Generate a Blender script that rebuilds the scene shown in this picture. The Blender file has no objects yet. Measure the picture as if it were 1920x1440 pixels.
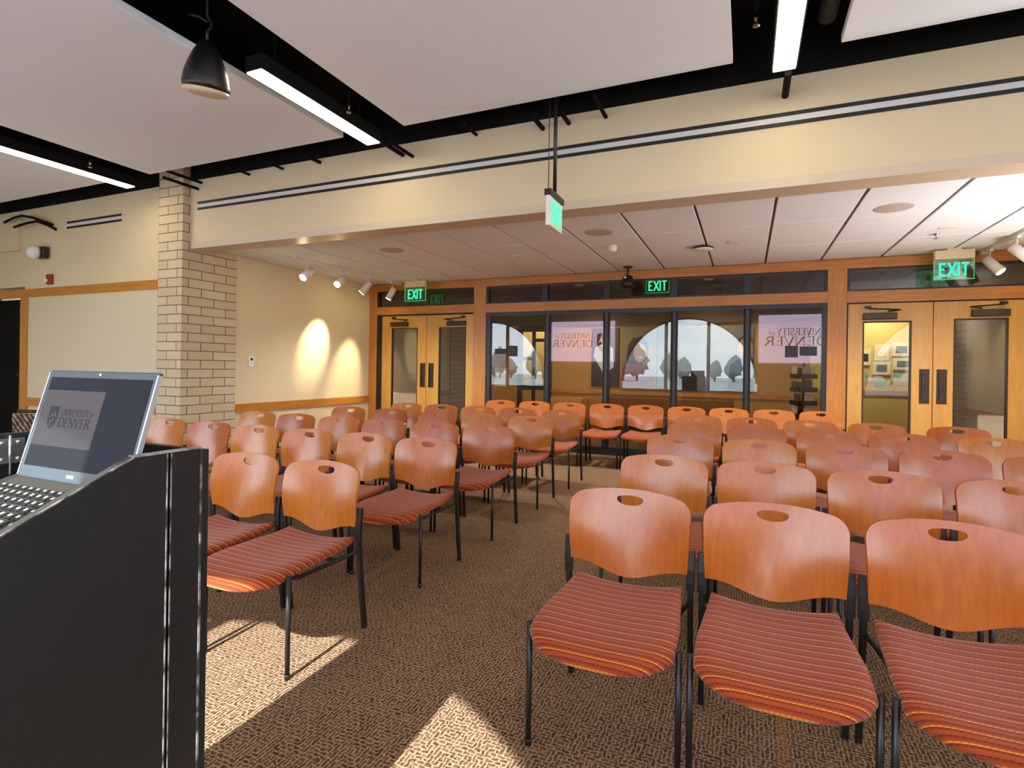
import bpy, bmesh, math, random
from mathutils import Vector, Matrix

random.seed(11)
SC = bpy.context.scene
COL = SC.collection
PI = math.pi


# ------------------------------------------------------------------ helpers
def lin(c):
    c = c / 255.0
    return c / 12.92 if c <= 0.04045 else ((c + 0.055) / 1.055) ** 2.4


def rgb(r, g, b):
    return (lin(r), lin(g), lin(b), 1.0)


class MB:
    """collects shapes into one bmesh"""

    def __init__(self):
        self.bm = bmesh.new()

    def box(self, x0, y0, z0, x1, y1, z1, bevel=0.0, seg=2, rot=None):
        bm = self.bm
        ps = [(x0, y0, z0), (x1, y0, z0), (x1, y1, z0), (x0, y1, z0), (x0, y0, z1), (x1, y0, z1), (x1, y1, z1), (x0, y1, z1)]
        vs = [bm.verts.new(p) for p in ps]
        fs = [bm.faces.new([vs[i] for i in q]) for q in ((0, 3, 2, 1), (4, 5, 6, 7), (0, 1, 5, 4), (1, 2, 6, 5), (2, 3, 7, 6), (3, 0, 4, 7))]
        if bevel > 0:
            es = list({e for f in fs for e in f.edges})
            r = bmesh.ops.bevel(bm, geom=es, offset=bevel, segments=seg, affect='EDGES', profile=0.5)
            vs = list({v for f in r['faces'] for v in f.verts} | {v for v in vs if v.is_valid})
        if rot is not None:
            bmesh.ops.transform(bm, matrix=rot, verts=vs)
        return vs

    def cyl(self, p0, p1, r0, r1=None, seg=16, caps=True):
        bm = self.bm
        p0, p1 = Vector(p0), Vector(p1)
        r1 = r0 if r1 is None else r1
        d = (p1 - p0).normalized()
        a = d.orthogonal().normalized()
        b = d.cross(a)
        A, B = [], []
        for i in range(seg):
            t = 2 * PI * i / seg
            o = a * math.cos(t) + b * math.sin(t)
            A.append(bm.verts.new(p0 + o * r0))
            B.append(bm.verts.new(p1 + o * r1))
        for i in range(seg):
            j = (i + 1) % seg
            f = bm.faces.new((A[i], A[j], B[j], B[i]))
            f.smooth = True
        if caps:
            bm.faces.new(A[::-1])
            bm.faces.new(B)
        return A + B

    def tube(self, pts, r, seg=10):
        """swept round bar through pts"""
        bm = self.bm
        pts = [Vector(p) for p in pts]
        rs = r if isinstance(r, (list, tuple)) else [r] * len(pts)
        rings = []
        a = None
        for i, p in enumerate(pts):
            d = (pts[min(i + 1, len(pts) - 1)] - pts[max(i - 1, 0)]).normalized()
            a = d.orthogonal().normalized() if a is None else (a - d * a.dot(d)).normalized()
            b = d.cross(a)
            rings.append([bm.verts.new(p + (a * math.cos(2 * PI * k / seg) + b * math.sin(2 * PI * k / seg)) * rs[i]) for k in range(seg)])
        for A, B in zip(rings, rings[1:]):
            for k in range(seg):
                j = (k + 1) % seg
                bm.faces.new((A[k], A[j], B[j], B[k])).smooth = True
        bm.faces.new(rings[0][::-1])
        bm.faces.new(rings[-1])

    def bar(self, pts, w, t):
        """flat bar swept through pts lying in the y-z plane: w across x, t across the path"""
        bm = self.bm
        rings = []
        pts = [Vector(p) for p in pts]
        for i, p in enumerate(pts):
            d = (pts[min(i + 1, len(pts) - 1)] - pts[max(i - 1, 0)]).normalized()
            n = Vector((1, 0, 0)).cross(d).normalized()
            x = Vector((w / 2, 0, 0))
            n = n * (t / 2)
            e = 0.7
            rings.append([bm.verts.new(p + q) for q in (x + n * e, x * e + n, -x * e + n, -x + n * e, -x - n * e, -x * e - n, x * e - n, x - n * e)])
        for A, B in zip(rings, rings[1:]):
            for k in range(8):
                j = (k + 1) % 8
                bm.faces.new((A[k], A[j], B[j], B[k]))
        bm.faces.new(rings[0][::-1])
        bm.faces.new(rings[-1])

    def lathe(self, prof, c, seg=32, axis='Z'):
        """prof: (radius, height) list turned about an axis through c"""
        bm = self.bm
        rings = []
        for r, h in prof:
            ring = []
            for k in range(seg):
                t = 2 * PI * k / seg
                u, v = r * math.cos(t), r * math.sin(t)
                p = {'Z': (u, v, h), 'Y': (u, h, v), 'X': (h, u, v)}[axis]
                ring.append(bm.verts.new(Vector(c) + Vector(p)))
            rings.append(ring)
        for A, B in zip(rings, rings[1:]):
            for k in range(seg):
                j = (k + 1) % seg
                bm.faces.new((A[k], A[j], B[j], B[k])).smooth = True
        bm.faces.new(rings[0][::-1])
        bm.faces.new(rings[-1])

    def prism(self, poly, axis, a0, a1):
        """extrude a polygon; axis X: poly is (y, z); Y: (x, z); Z: (x, y)"""
        bm = self.bm
        mk = {'X': lambda p, a: (a, p[0], p[1]), 'Y': lambda p, a: (p[0], a, p[1]), 'Z': lambda p, a: (p[0], p[1], a)}[axis]
        A = [bm.verts.new(mk(p, a0)) for p in poly]
        B = [bm.verts.new(mk(p, a1)) for p in poly]
        bm.faces.new(A[::-1])
        bm.faces.new(B)
        n = len(poly)
        for i in range(n):
            j = (i + 1) % n
            bm.faces.new((A[i], A[j], B[j], B[i]))
        return A + B

    def build(self, name, mat, parent=None, smooth=False):
        bm = self.bm
        bmesh.ops.recalc_face_normals(bm, faces=bm.faces)
        me = bpy.data.meshes.new(name)
        if smooth:
            for f in bm.faces:
                f.smooth = True
        bm.to_mesh(me)
        bm.free()
        me.materials.append(mat)
        o = bpy.data.objects.new(name, me)
        COL.objects.link(o)
        if parent is not None:
            o.parent = parent
        return o


def box_obj(name, mat, parent, *b, bevel=0.0):
    m = MB()
    m.box(*b, bevel=bevel)
    return m.build(name, mat, parent)


def tag(o, label=None, cat=None, group=None, kind=None):
    for k, v in (('label', label), ('category', cat), ('group', group), ('kind', kind)):
        if v:
            o[k] = v
    return o


def thing(name, label, cat, loc=(0, 0, 0), rotz=0.0, group=None):
    o = bpy.data.objects.new(name, None)
    o.empty_display_size = 0.1
    COL.objects.link(o)
    o.location = loc
    o.rotation_euler = (0, 0, rotz)
    return tag(o, label, cat, group)


def dup(root, loc, rotz=None, label=None, group=None):
    r = root.copy()
    COL.objects.link(r)
    r.location = loc
    if rotz is not None:
        r.rotation_euler = (0, 0, rotz)
    tag(r, label, None, group)
    for ch in list(root.children):
        c = ch.copy()
        COL.objects.link(c)
        c.parent = r
        for g in list(ch.children):
            d = g.copy()
            COL.objects.link(d)
            d.parent = c
    return r


def struct(name, mat, *boxes, bevel=0.0, parent=None):
    m = MB()
    for b in boxes:
        m.box(*b, bevel=bevel)
    o = m.build(name, mat, parent)
    if parent is None:
        o['kind'] = 'structure'
    return o


# ------------------------------------------------------------------ materials
def new_mat(name):
    m = bpy.data.materials.new(name)
    m.use_nodes = True
    nt = m.node_tree
    return m, nt, nt.nodes['Principled BSDF']


def pmat(name, col, rough=0.5, metal=0.0, noise=0.0, scale=20.0, bump=0.0, coat=0.0, emit=None, estr=0.0, spec=0.5, stretch=(1, 1, 1)):
    m, nt, b = new_mat(name)
    b.inputs['Base Color'].default_value = col
    b.inputs['Roughness'].default_value = rough
    b.inputs['Metallic'].default_value = metal
    b.inputs['Specular IOR Level'].default_value = spec
    b.inputs['Coat Weight'].default_value = coat
    if emit:
        b.inputs['Emission Color'].default_value = emit
        b.inputs['Emission Strength'].default_value = estr
    if noise or bump:
        tc = nt.nodes.new('ShaderNodeTexCoord')
        mp = nt.nodes.new('ShaderNodeMapping')
        mp.inputs['Scale'].default_value = stretch
        n = nt.nodes.new('ShaderNodeTexNoise')
        n.inputs['Scale'].default_value = scale
        n.inputs['Detail'].default_value = 4
        nt.links.new(tc.outputs['Object'], mp.inputs['Vector'])
        nt.links.new(mp.outputs['Vector'], n.inputs['Vector'])
        if noise:
            mx = nt.nodes.new('ShaderNodeMix')
            mx.data_type = 'RGBA'
            mx.inputs['A'].default_value = tuple(max(0, c * (1 - noise)) for c in col[:3]) + (1,)
            mx.inputs['B'].default_value = tuple(min(1, c * (1 + noise)) for c in col[:3]) + (1,)
            nt.links.new(n.outputs['Fac'], mx.inputs['Factor'])
            nt.links.new(mx.outputs['Result'], b.inputs['Base Color'])
        if bump:
            bp = nt.nodes.new('ShaderNodeBump')
            bp.inputs['Strength'].default_value = bump
            bp.inputs['Distance'].default_value = 0.002
            nt.links.new(n.outputs['Fac'], bp.inputs['Height'])
            nt.links.new(bp.outputs['Normal'], b.inputs['Normal'])
    return m


def emat(name, col, strength):
    m, nt, b = new_mat(name)
    b.inputs['Base Color'].default_value = (0.01, 0.01, 0.01, 1)
    b.inputs['Roughness'].default_value = 0.5
    b.inputs['Specular IOR Level'].default_value = 0.04
    b.inputs['Emission Color'].default_value = col
    b.inputs['Emission Strength'].default_value = strength
    return m


def wood_mat(name, c1, c2, rough=0.35, axis='Z', scale=1.0, coat=0.1, rand=0.0):
    """fine straight grain; axis is the grain direction; rand varies the tone from one board to the next"""
    m, nt, b = new_mat(name)
    N, L = nt.nodes, nt.links
    tc = N.new('ShaderNodeTexCoord')
    oi = N.new('ShaderNodeObjectInfo')
    add = N.new('ShaderNodeVectorMath')
    add.operation = 'ADD'
    mul = N.new('ShaderNodeMath')
    mul.operation = 'MULTIPLY'
    mul.inputs[1].default_value = 37.0
    L.new(oi.outputs['Random'], mul.inputs[0])
    L.new(tc.outputs['Object'], add.inputs[0])
    if rand:
        L.new(mul.outputs[0], add.inputs[1])
    mp = N.new('ShaderNodeMapping')
    s = {'X': (1.2, 14, 14), 'Y': (14, 1.2, 14), 'Z': (14, 14, 1.2)}[axis]
    mp.inputs['Scale'].default_value = tuple(k * scale for k in s)
    L.new(add.outputs[0], mp.inputs['Vector'])
    n = N.new('ShaderNodeTexNoise')
    n.inputs['Scale'].default_value = 2.2
    n.inputs['Detail'].default_value = 7
    n.inputs['Distortion'].default_value = 0.6
    L.new(mp.outputs['Vector'], n.inputs['Vector'])
    rp = N.new('ShaderNodeValToRGB')
    rp.color_ramp.elements[0].position = 0.32
    rp.color_ramp.elements[0].color = c1
    rp.color_ramp.elements[1].position = 0.68
    rp.color_ramp.elements[1].color = c2
    L.new(n.outputs['Fac'], rp.inputs['Fac'])
    out = rp.outputs['Color']
    if rand:
        hs = N.new('ShaderNodeHueSaturation')
        mr = N.new('ShaderNodeMapRange')
        mr.inputs['To Min'].default_value = 0.5 - 0.004 * rand
        mr.inputs['To Max'].default_value = 0.5 + 0.014 * rand
        L.new(oi.outputs['Random'], mr.inputs['Value'])
        mv = N.new('ShaderNodeMapRange')
        mv.inputs['To Min'].default_value = 1 - 0.12 * rand
        mv.inputs['To Max'].default_value = 1 + 0.16 * rand
        L.new(oi.outputs['Random'], mv.inputs['Value'])
        L.new(mr.outputs['Result'], hs.inputs['Hue'])
        L.new(mv.outputs['Result'], hs.inputs['Value'])
        L.new(out, hs.inputs['Color'])
        out = hs.outputs['Color']
    L.new(out, b.inputs['Base Color'])
    b.inputs['Roughness'].default_value = rough
    b.inputs['Coat Weight'].default_value = coat
    b.inputs['Coat Roughness'].default_value = 0.16
    return m


def glass_mat(name, tint, base=0.06):
    """thin clear pane: lets light straight through and mirrors a share of it, more at grazing angles"""
    m = bpy.data.materials.new(name)
    m.use_nodes = True
    nt = m.node_tree
    N, L = nt.nodes, nt.links
    N.clear()
    out = N.new('ShaderNodeOutputMaterial')
    mix = N.new('ShaderNodeMixShader')
    tr = N.new('ShaderNodeBsdfTransparent')
    tr.inputs['Color'].default_value = tint
    gl = N.new('ShaderNodeBsdfGlossy')
    gl.inputs['Roughness'].default_value = 0.0
    gl.inputs['Color'].default_value = (1, 1, 1, 1)
    lw = N.new('ShaderNodeLayerWeight')
    lw.inputs['Blend'].default_value = 0.5
    pw = N.new('ShaderNodeMath')
    pw.operation = 'POWER'
    pw.inputs[1].default_value = 4.0
    ma = N.new('ShaderNodeMath')
    ma.operation = 'MULTIPLY_ADD'
    ma.use_clamp = True
    ma.inputs[1].default_value = 0.6
    ma.inputs[2].default_value = base
    L.new(lw.outputs['Facing'], pw.inputs[0])
    L.new(pw.outputs[0], ma.inputs[0])
    L.new(ma.outputs[0], mix.inputs['Fac'])
    L.new(tr.outputs[0], mix.inputs[1])
    L.new(gl.outputs[0], mix.inputs[2])
    L.new(mix.outputs[0], out.inputs['Surface'])
    return m


def carpet_mat():
    m, nt, b = new_mat('carpet_weave')
    N, L = nt.nodes, nt.links
    tc = N.new('ShaderNodeTexCoord')
    nz = N.new('ShaderNodeTexNoise')
    nz.inputs['Scale'].default_value = 38
    nz.inputs['Detail'].default_value = 2
    L.new(tc.outputs['Object'], nz.inputs['Vector'])
    sc = N.new('ShaderNodeVectorMath')
    sc.operation = 'SCALE'
    sc.inputs['Scale'].default_value = 0.022
    L.new(nz.outputs['Color'], sc.inputs[0])
    ad = N.new('ShaderNodeVectorMath')
    ad.operation = 'ADD'
    L.new(tc.outputs['Object'], ad.inputs[0])
    L.new(sc.outputs[0], ad.inputs[1])
    weave = []
    for rot, bw, rh in ((PI / 2, 0.046, 0.0150), (0.0, 0.030, 0.0170)):
        mp = N.new('ShaderNodeMapping')
        mp.inputs['Rotation'].default_value = (0, 0, rot)
        L.new(ad.outputs[0], mp.inputs['Vector'])
        q = N.new('ShaderNodeTexBrick')
        q.inputs['Scale'].default_value = 1.0
        q.inputs['Brick Width'].default_value = bw
        q.inputs['Row Height'].default_value = rh
        q.inputs['Mortar Size'].default_value = 0.0030
        q.inputs['Mortar Smooth'].default_value = 0.4
        q.inputs['Color1'].default_value = rgb(59, 38, 28)
        q.inputs['Color2'].default_value = rgb(96, 69, 49)
        q.inputs['Mortar'].default_value = rgb(153, 126, 98)
        L.new(mp.outputs['Vector'], q.inputs['Vector'])
        weave.append(q)
    msk = N.new('ShaderNodeTexNoise')
    msk.inputs['Scale'].default_value = 16
    msk.inputs['Detail'].default_value = 1
    L.new(tc.outputs['Object'], msk.inputs['Vector'])
    gt = N.new('ShaderNodeMath')
    gt.operation = 'GREATER_THAN'
    gt.inputs[1].default_value = 0.5
    L.new(msk.outputs['Fac'], gt.inputs[0])
    wv = N.new('ShaderNodeMix')
    wv.data_type = 'RGBA'
    L.new(gt.outputs[0], wv.inputs['Factor'])
    L.new(weave[0].outputs['Color'], wv.inputs['A'])
    L.new(weave[1].outputs['Color'], wv.inputs['B'])
    br = weave[0]
    # second scatter of paler yarn
    n2 = N.new('ShaderNodeTexNoise')
    n2.inputs['Scale'].default_value = 120
    n2.inputs['Detail'].default_value = 2
    L.new(tc.outputs['Object'], n2.inputs['Vector'])
    rp = N.new('ShaderNodeValToRGB')
    rp.color_ramp.elements[0].position = 0.45
    rp.color_ramp.elements[0].color = (0, 0, 0, 1)
    rp.color_ramp.elements[1].position = 0.7
    rp.color_ramp.elements[1].color = (1, 1, 1, 1)
    L.new(n2.outputs['Fac'], rp.inputs['Fac'])
    mx = N.new('ShaderNodeMix')
    mx.data_type = 'RGBA'
    mx.inputs['B'].default_value = rgb(160, 125, 92)
    L.new(wv.outputs['Result'], mx.inputs['A'])
    mm = N.new('ShaderNodeMath')
    mm.operation = 'MULTIPLY'
    mm.inputs[1].default_value = 0.3
    L.new(rp.outputs['Color'], mm.inputs[0])
    L.new(mm.outputs[0], mx.inputs['Factor'])
    # narrow ochre stripe running with the aisle, repeated
    sp = N.new('ShaderNodeSeparateXYZ')
    L.new(ad.outputs[0], sp.inputs[0])
    w = N.new('ShaderNodeMath')
    w.operation = 'WRAP'
    w.inputs[1].default_value = 0.95
    w.inputs[2].default_value = 0.0
    o = N.new('ShaderNodeMath')
    o.operation = 'SUBTRACT'
    o.inputs[1].default_value = 0.13
    L.new(sp.outputs['X'], o.inputs[0])
    L.new(o.outputs[0], w.inputs[0])
    lt = N.new('ShaderNodeMath')
    lt.operation = 'LESS_THAN'
    lt.inputs[1].default_value = 0.05
    L.new(w.outputs[0], lt.inputs[0])
    lm = N.new('ShaderNodeMath')
    lm.operation = 'MULTIPLY'
    lm.inputs[1].default_value = 0.30
    gx = N.new('ShaderNodeMath')
    gx.operation = 'GREATER_THAN'
    gx.inputs[1].default_value = 0.0
    L.new(sp.outputs['X'], gx.inputs[0])
    gm = N.new('ShaderNodeMath')
    gm.operation = 'MULTIPLY'
    L.new(gx.outputs[0], gm.inputs[0])
    L.new(lt.outputs[0], gm.inputs[1])
    L.new(gm.outputs[0], lm.inputs[0])
    m2 = N.new('ShaderNodeMix')
    m2.data_type = 'RGBA'
    m2.inputs['B'].default_value = rgb(152, 94, 43)
    L.new(mx.outputs['Result'], m2.inputs['A'])
    L.new(lm.outputs[0], m2.inputs['Factor'])
    L.new(m2.outputs['Result'], b.inputs['Base Color'])
    b.inputs['Roughness'].default_value = 0.95
    b.inputs['Specular IOR Level'].default_value = 0.1
    bp = N.new('ShaderNodeBump')
    bp.inputs['Strength'].default_value = 0.35
    bp.inputs['Distance'].default_value = 0.004
    L.new(br.outputs['Fac'], bp.inputs['Height'])
    L.new(bp.outputs['Normal'], b.inputs['Normal'])
    return m


def brick_mat():
    m, nt, b = new_mat('tan_brick')
    N, L = nt.nodes, nt.links
    tc = N.new('ShaderNodeTexCoord')
    sp = N.new('ShaderNodeSeparateXYZ')
    L.new(tc.outputs['Object'], sp.inputs[0])
    ad = N.new('ShaderNodeMath')
    L.new(sp.outputs['X'], ad.inputs[0])
    L.new(sp.outputs['Y'], ad.inputs[1])
    cb = N.new('ShaderNodeCombineXYZ')
    L.new(ad.outputs[0], cb.inputs['X'])
    L.new(sp.outputs['Z'], cb.inputs['Y'])
    br = N.new('ShaderNodeTexBrick')
    br.inputs['Scale'].default_value = 1.0
    br.inputs['Brick Width'].default_value = 0.36
    br.inputs['Row Height'].default_value = 0.115
    br.inputs['Mortar Size'].default_value = 0.0055
    br.inputs['Mortar Smooth'].default_value = 0.1
    br.inputs['Bias'].default_value = -0.1
    br.inputs['Color1'].default_value = rgb(208, 188, 152)
    br.inputs['Color2'].default_value = rgb(222, 204, 170)
    br.inputs['Mortar'].default_value = rgb(112, 92, 70)
    L.new(cb.outputs[0], br.inputs['Vector'])
    n = N.new('ShaderNodeTexNoise')
    n.inputs['Scale'].default_value = 90
    L.new(tc.outputs['Object'], n.inputs['Vector'])
    mx = N.new('ShaderNodeMix')
    mx.data_type = 'RGBA'
    mx.blend_type = 'MULTIPLY'
    mx.inputs['Factor'].default_value = 0.25
    L.new(br.outputs['Color'], mx.inputs['A'])
    L.new(n.outputs['Color'], mx.inputs['B'])
    L.new(mx.outputs['Result'], b.inputs['Base Color'])
    b.inputs['Roughness'].default_value = 0.85
    bp = N.new('ShaderNodeBump')
    bp.inputs['Strength'].default_value = 0.6
    bp.inputs['Distance'].default_value = 0.006
    bp.invert = True
    L.new(br.outputs['Fac'], bp.inputs['Height'])
    L.new(bp.outputs['Normal'], b.inputs['Normal'])
    return m


def seat_fabric():
    """brick red cloth with orange and plum cross stripes, the stripes broken into dashes"""
    m, nt, b = new_mat('striped_seat_fabric')
    N, L = nt.nodes, nt.links
    tc = N.new('ShaderNodeTexCoord')
    sp = N.new('ShaderNodeSeparateXYZ')
    L.new(tc.outputs['Object'], sp.inputs[0])
    yz = N.new('ShaderNodeMath')          # the cloth turns over the front edge, so the stripes go on down it
    yz.operation = 'MULTIPLY_ADD'
    yz.inputs[1].default_value = 0.9
    L.new(sp.outputs['Z'], yz.inputs[0])
    L.new(sp.outputs['Y'], yz.inputs[2])
    dv = N.new('ShaderNodeMath')
    dv.operation = 'DIVIDE'
    dv.inputs[1].default_value = 0.043
    L.new(yz.outputs[0], dv.inputs[0])
    fr = N.new('ShaderNodeMath')
    fr.operation = 'FRACT'
    L.new(dv.outputs[0], fr.inputs[0])
    rp = N.new('ShaderNodeValToRGB')
    cr = rp.color_ramp
    cr.interpolation = 'CONSTANT'
    red, dred, org, plum, pink = rgb(151, 64, 21), rgb(128, 47, 18), rgb(211, 130, 36), rgb(77, 41, 34), rgb(138, 63, 34)
    stops = [(0.0, org), (0.11, red), (0.26, dred), (0.40, plum), (0.50, red), (0.58, pink), (0.66, red), (0.80, dred), (0.90, plum)]
    cr.elements[0].position, cr.elements[0].color = stops[0]
    cr.elements[1].position, cr.elements[1].color = stops[1]
    for p, c in stops[2:]:
        e = cr.elements.new(p)
        e.color = c
    L.new(fr.outputs[0], rp.inputs['Fac'])
    ck = N.new('ShaderNodeTexWave')
    ck.inputs['Scale'].default_value = 22
    ck.inputs['Distortion'].default_value = 0
    ck.bands_direction = 'X'
    L.new(tc.outputs['Object'], ck.inputs['Vector'])
    st = N.new('ShaderNodeMath')
    st.operation = 'GREATER_THAN'
    st.inputs[1].default_value = 0.72
    L.new(ck.outputs['Fac'], st.inputs[0])
    ml = N.new('ShaderNodeMath')
    ml.operation = 'MULTIPLY'
    ml.inputs[1].default_value = 0.45
    L.new(st.outputs[0], ml.inputs[0])
    mx = N.new('ShaderNodeMix')
    mx.data_type = 'RGBA'
    mx.inputs['B'].default_value = rgb(144, 54, 27)
    L.new(rp.outputs['Color'], mx.inputs['A'])
    L.new(ml.outputs[0], mx.inputs['Factor'])
    L.new(mx.outputs['Result'], b.inputs['Base Color'])
    b.inputs['Roughness'].default_value = 0.9
    b.inputs['Specular IOR Level'].default_value = 0.15
    b.inputs['Sheen Weight'].default_value = 0.15
    n = N.new('ShaderNodeTexNoise')
    n.inputs['Scale'].default_value = 300
    L.new(tc.outputs['Object'], n.inputs['Vector'])
    bp = N.new('ShaderNodeBump')
    bp.inputs['Strength'].default_value = 0.2
    bp.inputs['Distance'].default_value = 0.002
    L.new(n.outputs['Fac'], bp.inputs['Height'])
    L.new(bp.outputs['Normal'], b.inputs['Normal'])
    return m


def worn_edge_mat():
    m, nt, b = new_mat('worn_paint_edge')
    N, L = nt.nodes, nt.links
    tc = N.new('ShaderNodeTexCoord')
    n = N.new('ShaderNodeTexNoise')
    n.inputs['Scale'].default_value = 26
    n.inputs['Detail'].default_value = 6
    L.new(tc.outputs['Object'], n.inputs['Vector'])
    rp = N.new('ShaderNodeValToRGB')
    rp.color_ramp.elements[0].position = 0.42
    rp.color_ramp.elements[0].color = rgb(28, 27, 27)
    rp.color_ramp.elements[1].position = 0.62
    rp.color_ramp.elements[1].color = rgb(150, 146, 140)
    L.new(n.outputs['Fac'], rp.inputs['Fac'])
    L.new(rp.outputs['Color'], b.inputs['Base Color'])
    b.inputs['Roughness'].default_value = 0.6
    return m


def zigzag_mat():
    m, nt, b = new_mat('patterned_black_fabric')
    N, L = nt.nodes, nt.links
    tc = N.new('ShaderNodeTexCoord')
    w = N.new('ShaderNodeTexWave')
    w.bands_direction = 'DIAGONAL'
    w.inputs['Scale'].default_value = 9
    w.inputs['Distortion'].default_value = 5
    w.inputs['Detail Scale'].default_value = 4
    L.new(tc.outputs['Object'], w.inputs['Vector'])
    rp = N.new('ShaderNodeValToRGB')
    rp.color_ramp.elements[0].position = 0.55
    rp.color_ramp.elements[0].color = rgb(22, 20, 20)
    rp.color_ramp.elements[1].position = 0.8
    rp.color_ramp.elements[1].color = rgb(150, 122, 88)
    L.new(w.outputs['Fac'], rp.inputs['Fac'])
    L.new(rp.outputs['Color'], b.inputs['Base Color'])
    b.inputs['Roughness'].default_value = 0.9
    return m


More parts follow.
